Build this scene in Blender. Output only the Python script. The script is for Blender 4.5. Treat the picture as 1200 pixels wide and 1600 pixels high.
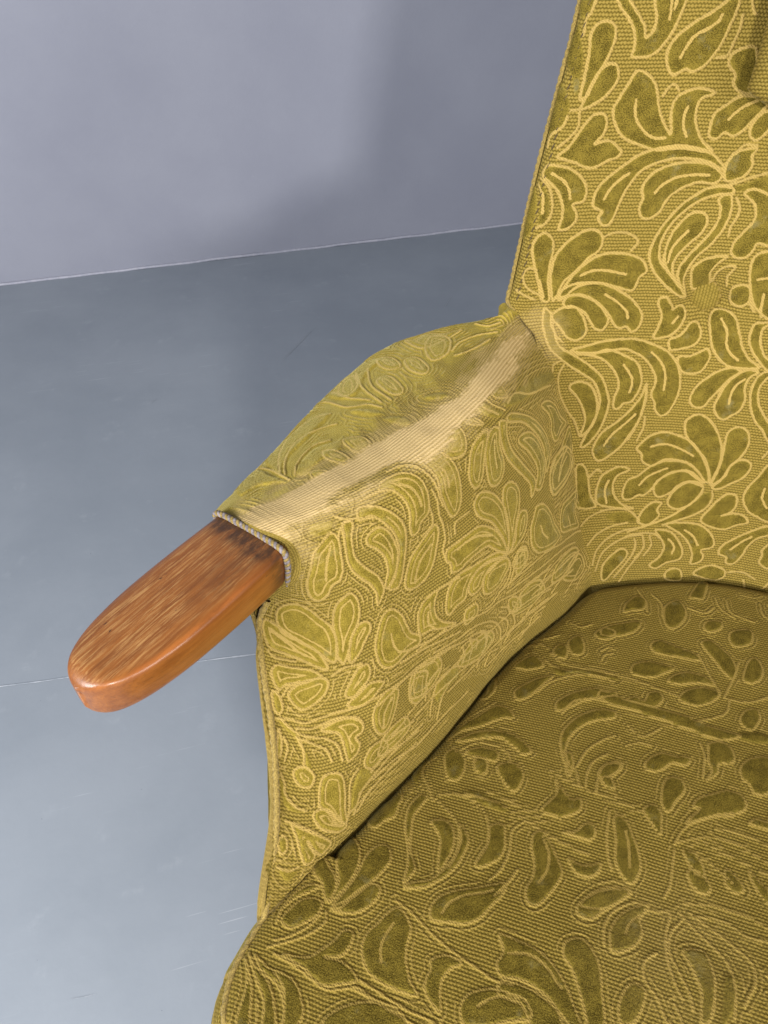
import bpy, math
import numpy as np

# ------------------------------------------------------------------ camera, world, lamps, exposure
for o in list(bpy.data.objects):
    bpy.data.objects.remove(o)
scene = bpy.context.scene
COL = scene.collection

cam_data = bpy.data.cameras.new("camera")
cam_data.sensor_fit = 'VERTICAL'
cam_data.sensor_height = 24.0
cam_data.lens = 24.0 * 1250.0 / 1600.0
cam_data.clip_start = 0.02
cam_data.clip_end = 60.0
cam = bpy.data.objects.new("camera", cam_data)
COL.objects.link(cam)
cam.location = (0.0, 0.0, 1.12)
cam.rotation_euler = (math.radians(48.0), 0.0, 0.0)
scene.camera = cam

world = bpy.data.worlds.new("World")
scene.world = world
world.use_nodes = True
wbg = world.node_tree.nodes["Background"]
wbg.inputs[0].default_value = (0.90, 0.94, 1.0, 1.0)
wbg.inputs[1].default_value = 0.25

def area_lamp(name, loc, target, sx, sy, power, color):
    d = bpy.data.lights.new(name, 'AREA')
    d.shape = 'RECTANGLE'
    d.size, d.size_y = sx, sy
    d.energy = power
    d.color = color
    o = bpy.data.objects.new(name, d)
    COL.objects.link(o)
    o.location = loc
    v = np.array(target, float) - np.array(loc, float)
    from mathutils import Vector
    o.rotation_euler = Vector(v).to_track_quat('-Z', 'Y').to_euler()
    return o

area_lamp("window_light", (0.60, -3.2, 1.78), (-0.05, 1.2, 0.55), 0.33, 0.33, 124.0, (1.0, 0.97, 0.92))
area_lamp("right_fill", (2.2, -1.6, 1.45), (0.0, 0.5, 0.6), 1.5, 1.0, 52.0, (1.0, 0.98, 0.94))  # unseen soft fill, added to brighten the inner arm
area_lamp("left_fill", (-1.7, -0.9, 1.60), (-0.4, 0.2, 0.2), 1.3, 0.9, 84.0, (1.0, 1.0, 1.0))  # unseen fill, added to lift the floor and outer arm

scene.view_settings.view_transform = 'Standard'
scene.view_settings.look = 'None'
scene.view_settings.exposure = 0.0
scene.view_settings.gamma = 1.0
scene.view_settings.use_curve_mapping = False

# ------------------------------------------------------------------ node helpers and materials
class NT:
    def __init__(self, name):
        self.m = bpy.data.materials.new(name)
        self.m.use_nodes = True
        self.t = self.m.node_tree
        self.bsdf = self.t.nodes["Principled BSDF"]
    def n(self, kind, **kw):
        nd = self.t.nodes.new(kind)
        for k, v in kw.items():
            setattr(nd, k, v)
        return nd
    def link(self, a, b):
        self.t.links.new(a, b)
    def val(self, sock, v):
        if hasattr(v, "is_linked") or hasattr(v, "links"):
            self.link(v, sock)
        else:
            sock.default_value = v
    def math(self, op, a, b=0.0, c=None, clamp=False):
        nd = self.n('ShaderNodeMath', operation=op, use_clamp=clamp)
        self.val(nd.inputs[0], a)
        self.val(nd.inputs[1], b)
        if c is not None:
            self.val(nd.inputs[2], c)
        return nd.outputs[0]
    def attr(self, name):
        return self.n('ShaderNodeAttribute', attribute_name=name)
    def mix(self, f, a, b, mode='MIX'):
        nd = self.n('ShaderNodeMix', data_type='RGBA', blend_type=mode)
        self.val(nd.inputs[0], f)
        for s, v in ((nd.inputs[6], a), (nd.inputs[7], b)):
            if isinstance(v, tuple):
                s.default_value = v + (1.0,) if len(v) == 3 else v
            else:
                self.link(v, s)
        return nd.outputs[2]
    def noise(self, vec, scale, detail=3.0, rough=0.55):
        nd = self.n('ShaderNodeTexNoise')
        if vec is not None:
            self.link(vec, nd.inputs['Vector'])
        nd.inputs['Scale'].default_value = scale
        nd.inputs['Detail'].default_value = detail
        nd.inputs['Roughness'].default_value = rough
        return nd.outputs['Fac']
    def ramp(self, f, lo, hi, a=0.0, b=1.0):
        nd = self.n('ShaderNodeMapRange', interpolation_type='SMOOTHSTEP')
        self.val(nd.inputs[0], f)
        nd.inputs[1].default_value, nd.inputs[2].default_value = lo, hi
        nd.inputs[3].default_value, nd.inputs[4].default_value = a, b
        return nd.outputs[0]
    def bump(self, h, strength, dist):
        nd = self.n('ShaderNodeBump')
        nd.inputs['Strength'].default_value = strength
        nd.inputs['Distance'].default_value = dist
        self.link(h, nd.inputs['Height'])
        self.link(nd.outputs[0], self.bsdf.inputs['Normal'])

def fabric_material(name):
    """cut velvet: dotted flat weave, pale loop cord, dark olive pile, bald threads where worn"""
    m = NT(name)
    fab = m.attr("fab").outputs['Vector']
    sep = m.n('ShaderNodeSeparateXYZ')
    m.link(fab, sep.inputs[0])
    u, v = sep.outputs[0], sep.outputs[1]
    wob = m.math('MULTIPLY', m.math('SUBTRACT', m.noise(fab, 70.0, 3.0), 0.5), 0.0022)
    v2 = m.math('ADD', v, wob)
    PV, PU = 0.0030, 0.0030
    rowf = m.math('DIVIDE', v2, PV)
    rows = m.math('SINE', m.math('MULTIPLY', rowf, 2 * math.pi))
    par = m.math('MULTIPLY', m.math('FLOOR', m.math('ADD', rowf, 0.25)), math.pi)
    cols = m.math('SINE', m.math('ADD', m.math('MULTIPLY', u, 2 * math.pi / PU), par))
    weave = m.math('MULTIPLY_ADD', rows, 0.27, m.math('MULTIPLY_ADD', cols, 0.20, 0.5))
    grain = m.noise(fab, 900.0, 2.0, 0.7)
    coarse = m.noise(fab, 260.0, 2.0, 0.6)
    weave = m.math('ADD', weave, m.math('MULTIPLY', m.math('SUBTRACT', grain, 0.5), 0.8), clamp=True)
    weave = m.math('ADD', weave, m.math('MULTIPLY', m.math('SUBTRACT', coarse, 0.5), 0.5), clamp=True)
    ground = m.mix(m.ramp(weave, 0.12, 0.80), (0.122, 0.087, 0.012), (0.325, 0.230, 0.050))
    # loop cord; its per-panel paleness paints in the view-dependent velvet sheen
    loops = m.math('SINE', m.math('MULTIPLY', m.math('ADD', m.math('MULTIPLY', u, 0.8), v2), 2 * math.pi / 0.0024))
    lw = m.math('ADD', m.math('MULTIPLY_ADD', loops, 0.20, 0.55), m.math('MULTIPLY', m.math('SUBTRACT', grain, 0.5), 1.0), clamp=True)
    cord_a = m.mix(lw, (0.365, 0.248, 0.062), (0.64, 0.448, 0.155))
    cord_b = m.mix(lw, (0.160, 0.111, 0.018), (0.49, 0.345, 0.086))
    cord = m.mix(m.attr("cord_sheen").outputs['Fac'], cord_b, cord_a)
    # pile
    pg = m.noise(fab, 1000.0, 3.0, 0.8)
    crush = m.noise(fab, 85.0, 3.0, 0.65)
    pf = m.math('ADD', m.ramp(pg, 0.38, 0.62), m.math('MULTIPLY', m.math('SUBTRACT', crush, 0.5), 1.5), clamp=True)
    pile_a = m.mix(pf, (0.060, 0.043, 0.005), (0.260, 0.189, 0.030))
    pile_b = m.mix(pf, (0.185, 0.134, 0.013), (0.430, 0.318, 0.052))
    pile = m.mix(m.attr("nap_sheen").outputs['Fac'], pile_a, pile_b)  # paler pile colour paints in the sheen of velvet catching light
    greyed = m.ramp(m.noise(fab, 38.0, 4.0, 0.65), 0.58, 0.74)
    pile = m.mix(m.math('MULTIPLY', greyed, 0.40), pile, (0.27, 0.235, 0.115))
    # bald threads
    ribs = m.math('SINE', m.math('MULTIPLY', v2, 2 * math.pi / 0.0034))
    bf = m.math('ADD', m.math('MULTIPLY_ADD', ribs, 0.27, 0.5), m.math('MULTIPLY', m.math('SUBTRACT', grain, 0.5), 0.9), clamp=True)
    bald = m.mix(bf, (0.40, 0.272, 0.095), (0.70, 0.520, 0.270))
    A = m.attr("pile").outputs['Fac']
    R = m.attr("ridge").outputs['Fac']
    W = m.attr("wear").outputs['Fac']
    flank_light = m.math('MULTIPLY', m.math('MULTIPLY', A, m.math('SUBTRACT', 1.0, A)), 0.7, clamp=True)  # light caught by the pile edges, painted as a yellower rim
    pile = m.mix(flank_light, pile, (0.47, 0.355, 0.062))
    c = m.mix(m.ramp(A, 0.15, 0.60), ground, pile)
    c = m.mix(m.ramp(R, 0.25, 0.70), c, cord)
    c = m.mix(W, c, bald)
    tone = m.noise(fab, 9.0, 2.0, 0.5)
    c = m.mix(1.0, c, m.mix(tone, (0.88, 0.88, 0.85), (1.10, 1.10, 1.12)), 'MULTIPLY')
    c = m.mix(m.attr('shade_tint').outputs['Fac'], c, m.mix(1.0, c, (0.70, 0.68, 0.58), 'MULTIPLY'))  # even darker tint, paints shade into the seat cloth's colour
    m.link(c, m.bsdf.inputs['Base Color'])
    m.bsdf.inputs['Roughness'].default_value = 0.95
    m.bsdf.inputs['Specular IOR Level'].default_value = 0.10
    sh = m.math('MULTIPLY', m.math('MULTIPLY_ADD', m.math('MULTIPLY', A, m.attr('nap_sheen').outputs['Fac']), 0.95, 0.20), m.math('SUBTRACT', 1.0, m.math('MULTIPLY', W, 0.7)))
    m.link(sh, m.bsdf.inputs['Sheen Weight'])
    m.bsdf.inputs['Sheen Roughness'].default_value = 0.30
    m.bsdf.inputs['Sheen Tint'].default_value = (1.0, 0.87, 0.37, 1.0)
    notpile = m.math('SUBTRACT', 1.0, A)
    hgt = m.math('ADD', m.math('MULTIPLY', weave, notpile), m.math('MULTIPLY', pg, m.math('MULTIPLY', A, 0.8)))
    hgt = m.math('ADD', hgt, m.math('MULTIPLY', m.math('MULTIPLY', lw, R), 0.7))
    hgt = m.math('MULTIPLY', hgt, m.math('SUBTRACT', 1.0, m.math('MULTIPLY', W, 0.8)))
    hgt = m.math('ADD', hgt, m.math('MULTIPLY', m.math('MULTIPLY', bf, W), 0.6))
    m.bump(hgt, 0.9, 0.0010)
    return m.m

def wood_material():
    m = NT("stained_teak")
    co = m.n('ShaderNodeTexCoord').outputs['Object']
    def stretched(sx, sy, sz):
        mp = m.n('ShaderNodeMapping')
        m.link(co, mp.inputs[0])
        mp.inputs['Scale'].default_value = (sx, sy, sz)
        return mp.outputs[0]
    g1 = m.noise(stretched(4.0, 110.0, 80.0), 1.6, 6.0, 0.62)
    g2 = m.noise(stretched(28.0, 520.0, 420.0), 1.6, 4.0, 0.65)
    c = m.mix(m.ramp(g1, 0.22, 0.80), (0.180, 0.052, 0.008), (0.325, 0.112, 0.020))
    c = m.mix(m.math('MULTIPLY', m.ramp(g2, 0.50, 0.70), 0.45), c, (0.135, 0.045, 0.010))
    fl = m.noise(stretched(26.0, 420.0, 380.0), 1.3, 6.0, 0.72)
    fl2 = m.noise(stretched(9.0, 16.0, 16.0), 2.0, 3.0, 0.6)
    top = m.attr("topface").outputs['Fac']
    rub = m.math('MULTIPLY', m.math('MULTIPLY', m.ramp(fl, 0.44, 0.66), m.ramp(fl2, 0.30, 0.62)), m.math('MULTIPLY', top, 0.80))
    c = m.mix(rub, c, (0.50, 0.265, 0.090))
    ar = m.attr("arris").outputs['Fac']
    c = m.mix(m.math('MULTIPLY', ar, m.ramp(m.noise(stretched(18, 90, 90), 1.6, 5.0, 0.7), 0.30, 0.60, 0.0, 0.42)), c, (0.52, 0.160, 0.032))
    gr = m.attr("grime").outputs['Fac']
    gr = m.math('MULTIPLY', gr, m.ramp(m.noise(stretched(40, 110, 110), 1.5, 5.0, 0.75), 0.22, 0.62))
    c = m.mix(gr, c, (0.055, 0.022, 0.008))
    dk = m.ramp(m.noise(stretched(30, 80, 80), 1.6, 5.0, 0.75), 0.62, 0.78)
    c = m.mix(m.math('MULTIPLY', dk, 0.55), c, (0.10, 0.036, 0.012))
    pit = m.ramp(m.noise(stretched(90, 260, 260), 1.0, 2.0, 0.5), 0.735, 0.77)
    c = m.mix(m.math('MULTIPLY', pit, 0.8), c, (0.03, 0.012, 0.006))
    m.link(c, m.bsdf.inputs['Base Color'])
    rg = m.math('ADD', m.math('MULTIPLY', top, 0.16), m.math('MULTIPLY_ADD', fl, 0.25, 0.22))
    m.link(rg, m.bsdf.inputs['Roughness'])
    m.bsdf.inputs['Coat Weight'].default_value = 0.25
    m.bsdf.inputs['Coat Roughness'].default_value = 0.18
    m.bump(m.math('ADD', g2, m.math('MULTIPLY', fl, 0.8)), 0.30, 0.0006)
    return m.m

def wall_material():
    m = NT("grey_wall_paint")
    co = m.n('ShaderNodeTexCoord').outputs['Object']
    a = m.noise(co, 2.2, 5.0, 0.6)
    b = m.noise(co, 90.0, 4.0, 0.6)
    c = m.mix(m.ramp(a, 0.25, 0.75), (0.285, 0.297, 0.368), (0.325, 0.337, 0.408))
    spk = m.ramp(m.noise(co, 160.0, 2.0, 0.5), 0.76, 0.80)
    c = m.mix(m.math('MULTIPLY', spk, 0.35), c, (0.50, 0.51, 0.58))
    m.link(c, m.bsdf.inputs['Base Color'])
    m.bsdf.inputs['Roughness'].default_value = 0.55
    m.bsdf.inputs['Specular IOR Level'].default_value = 0.3
    m.bump(m.math('ADD', b, m.math('MULTIPLY', a, 2.0)), 0.10, 0.004)
    return m.m

def floor_material():
    m = NT("grey_floor_paint")
    co = m.n('ShaderNodeTexCoord').outputs['Object']
    a = m.noise(co, 1.7, 6.0, 0.62)
    b = m.noise(co, 14.0, 5.0, 0.65)
    c = m.mix(m.ramp(a, 0.28, 0.74), (0.245, 0.277, 0.322), (0.305, 0.337, 0.384))
    c = m.mix(m.math('MULTIPLY', m.ramp(b, 0.58, 0.78), 0.35), c, (0.40, 0.43, 0.48))
    # fine scuffs in two directions
    for rot, seed in ((0.9, 3.1), (2.2, 8.7)):
        mp = m.n('ShaderNodeMapping')
        m.link(co, mp.inputs[0])
        mp.inputs['Rotation'].default_value = (0, 0, rot)
        mp.inputs['Location'].default_value = (seed, seed * 0.7, 0)
        mp.inputs['Scale'].default_value = (7.0, 260.0, 1.0)
        s = m.noise(mp.outputs[0], 1.0, 1.5, 0.5)
        gate = m.ramp(m.noise(co, 3.4, 2.0), 0.52, 0.66)
        c = m.mix(m.math('MULTIPLY', m.math('MULTIPLY', m.ramp(s, 0.705, 0.75), gate), 0.5), c, (0.55, 0.58, 0.63))
    dk = m.ramp(m.noise(co, 120.0, 2.0, 0.5), 0.765, 0.80)
    c = m.mix(m.math('MULTIPLY', dk, 0.55), c, (0.13, 0.14, 0.17))
    m.link(c, m.bsdf.inputs['Base Color'])
    m.link(m.math('MULTIPLY_ADD', b, 0.25, 0.30), m.bsdf.inputs['Roughness'])
    m.bsdf.inputs['Specular IOR Level'].default_value = 0.35
    m.bump(m.math('ADD', b, m.math('MULTIPLY', m.noise(co, 70.0, 3.0), 0.5)), 0.12, 0.003)
    return m.m

def plain_material(name, col, rough, noise_scale=0.0, col2=None, sheen=0.0):
    m = NT(name)
    if noise_scale:
        co = m.n('ShaderNodeTexCoord').outputs['Object']
        f = m.noise(co, noise_scale, 4.0, 0.65)
        c = m.mix(m.ramp(f, 0.32, 0.68), col, col2)
        m.link(c, m.bsdf.inputs['Base Color'])
        m.bump(f, 0.4, 0.0008)
    else:
        m.bsdf.inputs['Base Color'].default_value = col + (1.0,)
    m.bsdf.inputs['Roughness'].default_value = rough
    m.bsdf.inputs['Sheen Weight'].default_value = sheen
    return m.m

MAT_FABRIC = fabric_material("cut_velvet_damask")
MAT_WOOD = wood_material()
MAT_WALL = wall_material()
MAT_FLOOR = floor_material()
MAT_PIPING = plain_material("mustard_piping", (0.15, 0.102, 0.020), 0.95, 900.0, (0.40, 0.280, 0.072), 0.15)
MAT_STITCH = plain_material("brown_stitch_thread", (0.055, 0.035, 0.015), 0.9, 900.0, (0.13, 0.09, 0.03))
MAT_LILAC = plain_material("faded_lilac_strand", (0.11, 0.092, 0.092), 0.95, 400.0, (0.29, 0.25, 0.26), 0.05)
MAT_YELLOW = plain_material("faded_yellow_strand", (0.16, 0.112, 0.030), 0.95, 400.0, (0.34, 0.24, 0.075), 0.05)
MAT_SEAL = plain_material("grey_sealant", (0.36, 0.37, 0.45), 0.6, 60.0, (0.45, 0.455, 0.53))
MAT_SCRATCH = plain_material("scratched_floor_paint", (0.29, 0.32, 0.365), 0.6, 200.0, (0.40, 0.43, 0.475))
MAT_JOINT = plain_material("pale_joint_filler", (0.30, 0.335, 0.385), 0.7, 40.0, (0.48, 0.51, 0.56))

# ------------------------------------------------------------------ mesh helpers
def mesh_object(name, verts, faces, mat, parent=None, smooth=True, attrs=None):
    verts = np.ascontiguousarray(np.asarray(verts, np.float32).reshape(-1, 3))
    me = bpy.data.meshes.new(name)
    me.vertices.add(len(verts))
    me.vertices.foreach_set("co", verts.ravel())
    if isinstance(faces, np.ndarray):
        n, kk = faces.shape
        me.loops.add(n * kk)
        me.loops.foreach_set("vertex_index", np.ascontiguousarray(faces, np.int32).ravel())
        me.polygons.add(n)
        me.polygons.foreach_set("loop_start", np.arange(0, n * kk, kk, dtype=np.int32))
    else:
        flat = [i for f in faces for i in f]
        st = np.cumsum([0] + [len(f) for f in faces[:-1]])
        me.loops.add(len(flat))
        me.loops.foreach_set("vertex_index", np.array(flat, np.int32))
        me.polygons.add(len(faces))
        me.polygons.foreach_set("loop_start", np.array(st, np.int32))
    me.update(calc_edges=True)
    me.polygons.foreach_set("use_smooth", np.full(len(me.polygons), smooth, dtype=bool))
    for k, a in (attrs or {}).items():
        a = np.asarray(a, np.float32)
        if a.ndim > 1 and a.shape[-1] == 3:
            at = me.attributes.new(k, 'FLOAT_VECTOR', 'POINT')
            at.data.foreach_set("vector", a.reshape(-1))
        else:
            at = me.attributes.new(k, 'FLOAT', 'POINT')
            at.data.foreach_set("value", a.reshape(-1))
    me.materials.append(mat)
    me.validate()
    o = bpy.data.objects.new(name, me)
    COL.objects.link(o)
    if parent is not None:
        o.parent = parent
    return o

def grid_faces(nv, nu, closed_u=False, flip=False):
    i = np.arange(nv - 1)[:, None] * nu
    j = np.arange(nu if closed_u else nu - 1)[None, :]
    j2 = (j + 1) % nu
    a, b, c, d = i + j, i + j2, i + nu + j2, i + nu + j
    f = np.stack([a, b, c, d], -1).reshape(-1, 4)
    return f[:, ::-1].copy() if flip else f

def normals_of(P):
    du = np.gradient(P, axis=1)
    dv = np.gradient(P, axis=0)
    n = np.cross(du, dv)
    return n / np.maximum(np.linalg.norm(n, axis=-1, keepdims=True), 1e-12)

def vnoise(x, y, seed=0):
    """smooth value noise, about -1..1"""
    xi, yi = np.floor(x).astype(np.int64), np.floor(y).astype(np.int64)
    xf, yf = x - xi, y - yi
    xf, yf = xf * xf * (3 - 2 * xf), yf * yf * (3 - 2 * yf)
    def hsh(a, b):
        h = (a * 374761393 + b * 668265263 + seed * 974711) & 0xffffffff
        h = ((h ^ (h >> 13)) * 1274126177) & 0xffffffff
        return ((h ^ (h >> 16)) & 0xffff) / 32767.5 - 1.0
    return ((hsh(xi, yi) * (1 - xf) + hsh(xi + 1, yi) * xf) * (1 - yf)
            + (hsh(xi, yi + 1) * (1 - xf) + hsh(xi + 1, yi + 1) * xf) * yf)

def tube(name, path, rad, mat, parent, twist=None, amp=0.14, sides=10, lobes=2, closed=False, attrs=None):
    """round cord along a path, with a helical relief if twist (pitch in metres) is given"""
    P = np.asarray(path, float)
    T = np.roll(P, -1, 0) - np.roll(P, 1, 0) if closed else np.gradient(P, axis=0)
    T /= np.linalg.norm(T, axis=1, keepdims=True)
    L = np.concatenate([[0], np.cumsum(np.linalg.norm(np.diff(P, axis=0), axis=1))])
    ref = np.array([0.31, 0.2, 0.93])
    n = np.cross(T, ref)
    n /= np.linalg.norm(n, axis=1, keepdims=True)
    b = np.cross(T, n)
    th = np.linspace(0, 2 * np.pi, sides, endpoint=False)
    r = np.full((len(P), sides), rad) * (1 + 0.08 * vnoise(L / 0.011, L * 0 + rad * 1e4, 5))[:, None]
    if twist:
        r = r * (1 + amp * np.cos(lobes * th[None, :] - 2 * np.pi * L[:, None] / twist))
    V = P[:, None] + r[..., None] * (np.cos(th)[None, :, None] * n[:, None] + np.sin(th)[None, :, None] * b[:, None])
    f = grid_faces(len(P), sides, closed_u=True)
    if closed:
        i = np.arange(sides)
        o_ = (len(P) - 1) * sides
        f = np.vstack([f, np.stack([o_ + i, o_ + (i + 1) % sides, (i + 1) % sides, i], -1)])
    return mesh_object(name, V, f, mat, parent)

def resample(P, step):
    P = np.asarray(P, float)
    L = np.concatenate([[0], np.cumsum(np.linalg.norm(np.diff(P, axis=0), axis=1))])
    t = np.linspace(0, L[-1], max(8, int(L[-1] / step)))
    return np.stack([np.interp(t, L, P[:, k]) for k in range(3)], -1)

# ------------------------------------------------------------------ damask pattern: leaves (L), cord lines (S), bare pile (P) in panel coordinates
def decode(s):
    out = []
    for ln in s.strip().split(";"):
        ln = ln.strip()
        if ln:
            v = np.array([float(a) for a in ln[1:].split()], float).reshape(-1, 2) / 9999.0
            out.append((ln[0], v))
    return out

def both_halves(strokes):
    """the panel is cut symmetrically: leaves of the left half come back reflected on the right"""
    out = list(strokes)
    for kind, q in strokes:
        if q[:, 0].mean() < 0.47:
            out.append((kind, np.c_[1 - q[:, 0], q[:, 1]]))
    return out

def scatter_motif(motif, Lu, Lv, step, seed):
    """lay the flower motif (metres, centred) over a panel Lu x Lv, in panel fractions"""
    rng = np.random.default_rng(seed)
    out = []
    nu_, nv_ = max(1, round(Lu / step)), max(1, round(Lv / step))
    for i in range(nu_):
        for j in range(nv_):
            c = np.array([(i + 0.5 + 0.12 * rng.normal()) * Lu / nu_, (j + 0.5 + 0.12 * rng.normal()) * Lv / nv_])
            an, fl = rng.uniform(0, 2 * np.pi), rng.choice([-1, 1])
            R = np.array([[math.cos(an), -math.sin(an)], [math.sin(an), math.cos(an)]])
            for kind, q in motif:
                w = (q * np.array([fl, 1])) @ R.T + c
                if w[:, 0].max() < 0 or w[:, 0].min() > Lu or w[:, 1].max() < 0 or w[:, 1].min() > Lv:
                    continue
                out.append((kind, np.clip(w / np.array([Lu, Lv]), 0, 1)))
    return out

def closed_spline(P, n):
    m = len(P)
    t = np.linspace(0, m, n, endpoint=False)
    i = t.astype(int)
    f = (t - i)[:, None]
    a, b, c, d = P[(i - 1) % m], P[i % m], P[(i + 1) % m], P[(i + 2) % m]
    return 0.5 * (2 * b + (-a + c) * f + (2 * a - 5 * b + 4 * c - d) * f * f + (-a + 3 * b - 3 * c + d) * f ** 3)

def weave_pattern(P, strokes, us, vs, wid=0.0019, soft=0.0022, echo=0.0, rows=4, inner_row=True):
    """cord and pile masks of a panel sampled on the grid P (nv,nu,3); distances are measured along the cloth"""
    nv, nu, _ = P.shape
    ridge = np.zeros((nv, nu), np.float32)
    pile = np.zeros((nv, nu), np.float32)
    near = np.full((nv, nu), 1.0, np.float32)
    rough = vnoise(P[..., 0] * 900 + P[..., 1] * 500, P[..., 2] * 900 - P[..., 1] * 500, 17)
    for kind, q in strokes:
        if len(q) < 2:
            continue
        c = closed_spline(q, 6 * len(q)) if kind in "LP" else catmull(q, 6 * len(q))
        if kind in "LP":
            c = np.vstack([c, c[:1]])
        ci = np.interp(c[:, 0], us, np.arange(nu))
        cj = np.interp(c[:, 1], vs, np.arange(nv))
        i0, j0 = np.clip(ci.astype(int), 0, nu - 2), np.clip(cj.astype(int), 0, nv - 2)
        fx, fy = (ci - i0)[:, None], (cj - j0)[:, None]
        X = (P[j0, i0] * (1 - fx) + P[j0, i0 + 1] * fx) * (1 - fy) + (P[j0 + 1, i0] * (1 - fx) + P[j0 + 1, i0 + 1] * fx) * fy
        pad = 40 if echo else 14
        a0, a1 = max(0, int(ci.min()) - pad), min(nu, int(ci.max()) + pad + 2)
        b0, b1 = max(0, int(cj.min()) - pad), min(nv, int(cj.max()) + pad + 2)
        Q = P[b0:b1, a0:a1].reshape(-1, 3).astype(np.float32)
        d2 = np.full(len(Q), 1e9, np.float32)
        A, B = X[:-1].astype(np.float32), X[1:].astype(np.float32)
        for s0, s1 in zip(A, B):
            e = s1 - s0
            l2 = float(e @ e)
            w = Q - s0
            t = np.clip(w @ e / l2, 0, 1) if l2 > 1e-14 else np.zeros(len(Q), np.float32)
            w -= t[:, None] * e
            np.minimum(d2, np.einsum('ij,ij->i', w, w), out=d2)
        d = np.sqrt(d2).reshape(b1 - b0, a1 - a0)
        ww = wid * (1 + 0.14 * vnoise(P[b0:b1, a0:a1, 0] * 160, P[b0:b1, a0:a1, 2] * 160 + P[b0:b1, a0:a1, 1] * 160, 3))
        if kind in "LS":
            dn = d + 0.0005 * rough[b0:b1, a0:a1]
            rr = 1 - sstep(0.30 * ww, 1.35 * ww, dn)
            np.maximum(ridge[b0:b1, a0:a1], rr, out=ridge[b0:b1, a0:a1])
        if kind in "LP":
            gi, gj = np.meshgrid(np.arange(a0, a1), np.arange(b0, b1))
            ins = np.zeros(gi.shape, bool)
            for k in range(len(ci) - 1):
                x0, y0, x1, y1 = ci[k], cj[k], ci[k + 1], cj[k + 1]
                if y0 == y1:
                    continue
                cond = (gj < y0) != (gj < y1)
                ins ^= cond & (gi < (x1 - x0) * (gj - y0) / (y1 - y0) + x0)
            sd = np.where(ins, d, -d) + 0.0006 * vnoise(gi * 0.55, gj * 0.55, 13)
            pp = sstep(-0.0006, soft, sd)
            np.maximum(pile[b0:b1, a0:a1], pp, out=pile[b0:b1, a0:a1])
        np.minimum(near[b0:b1, a0:a1], d, out=near[b0:b1, a0:a1])
        if echo and inner_row and kind == 'L':
            inner = 0.75 * (1 - sstep(0.2 * ww, 1.0 * ww, np.abs(d - 0.0056) + 0.0004 * rough[b0:b1, a0:a1])) * ins
            np.maximum(ridge[b0:b1, a0:a1], inner, out=ridge[b0:b1, a0:a1])
    if echo:
        # rows of smaller loops that follow the leaves across the open ground
        gate = sstep(-0.55, 0.05, vnoise(P[..., 0] * 42 + 5, P[..., 2] * 42 + P[..., 1] * 42, 19))
        for k, wt in ((1, 0.66), (2, 0.60), (3, 0.54), (4, 0.46))[:rows]:
            e = np.abs(near - k * echo) + 0.0005 * rough
            ln = wt * (1 - sstep(0.15 * wid, 0.95 * wid, e)) * gate * (1 - np.clip(pile * 3, 0, 1))
            np.maximum(ridge, ln.astype(np.float32), out=ridge)
    return ridge, pile

def cloth_panel(name, P, fab, ridge, pile, wear, parent, flip, hr=0.0010, hp=0.0013, seed=1, cord_sheen=1.0, nap_sheen=0.0, lay=0.0, shade_tint=0.0, lift=1.0):
    N = normals_of(P)
    if flip:
        N = -N
    rng = np.random.default_rng(seed)
    fuzz = rng.normal(0, 1, ridge.shape)
    live = 1 - 0.9 * wear
    hgt = np.maximum(hr * ridge, hp * pile * (1 - 0.35 * ridge)) * live + 0.00013 * fuzz * pile * live + 0.00004 * fuzz
    V = P + N * (hgt * lift)[..., None]
    nv, nu, _ = P.shape
    fab3 = np.concatenate([fab, np.zeros(fab.shape[:-1] + (1,))], -1)
    return mesh_object(name, V, grid_faces(nv, nu, flip=flip), MAT_FABRIC, parent,
                       attrs=dict(ridge=ridge * (1 - wear), pile=np.maximum(pile, lay) * (1 - wear), wear=wear, fab=fab3, cord_sheen=np.broadcast_to(cord_sheen, ridge.shape), nap_sheen=np.broadcast_to(nap_sheen, ridge.shape), shade_tint=np.broadcast_to(shade_tint, ridge.shape)))

# ---- chair frame -------------------------------------------------------
YAW=np.radians(20.0)
RR=np.array([np.cos(YAW),-np.sin(YAW),0.0]); BB=np.array([np.sin(YAW),np.cos(YAW),0.0]); ZZ=np.array([0,0,1.0])
M0=np.array([0.467,0.646,0.40])
REC=0.25
def sstep(a,b,x):
    t=np.clip((x-a)/(b-a),0,1); return t*t*(3-2*t)
def frame(s,bk,z):
    s=np.asarray(s,float)[...,None]; bk=np.asarray(bk,float)[...,None]; z=np.asarray(z,float)[...,None]
    return np.array([M0[0],M0[1],0])+s*RR+bk*BB+z*ZZ
def back_depth(s,h):
    k=0.75+0.5*(1-sstep(0.0,0.22,h))
    return REC*h-k*np.asarray(s)**2+0.10*sstep(-.30,-.42,s)*0
def back_pt(s,h): return frame(s,back_depth(s,h),0.40+np.asarray(h))
def catmull(P,n):
    """P (m,d) -> n samples, uniform in parameter, through the points"""
    P=np.asarray(P,float); m=len(P)
    Q=np.vstack([2*P[0]-P[1],P,2*P[-1]-P[-2]])
    t=np.linspace(0,m-1,n) if np.isscalar(n) else np.asarray(n)*(m-1)
    i=np.clip(t.astype(int),0,m-2); f=(t-i)[:,None]
    a,b,c,d=Q[i],Q[i+1],Q[i+2],Q[i+3]
    return 0.5*((2*b)+(-a+c)*f+(2*a-5*b+4*c-d)*f*f+(-a+3*b-3*c+d)*f**3)
def tensor(net,us,vs):
    """net (rows v, cols u, 3)"""
    net=np.asarray(net,float); R,Cc,_=net.shape
    A=np.stack([catmull(net[i],us) for i in range(R)])          # R,nu,3
    B=catmull(A.reshape(R,-1),vs).reshape(len(vs),len(us),3)
    return B

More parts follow.
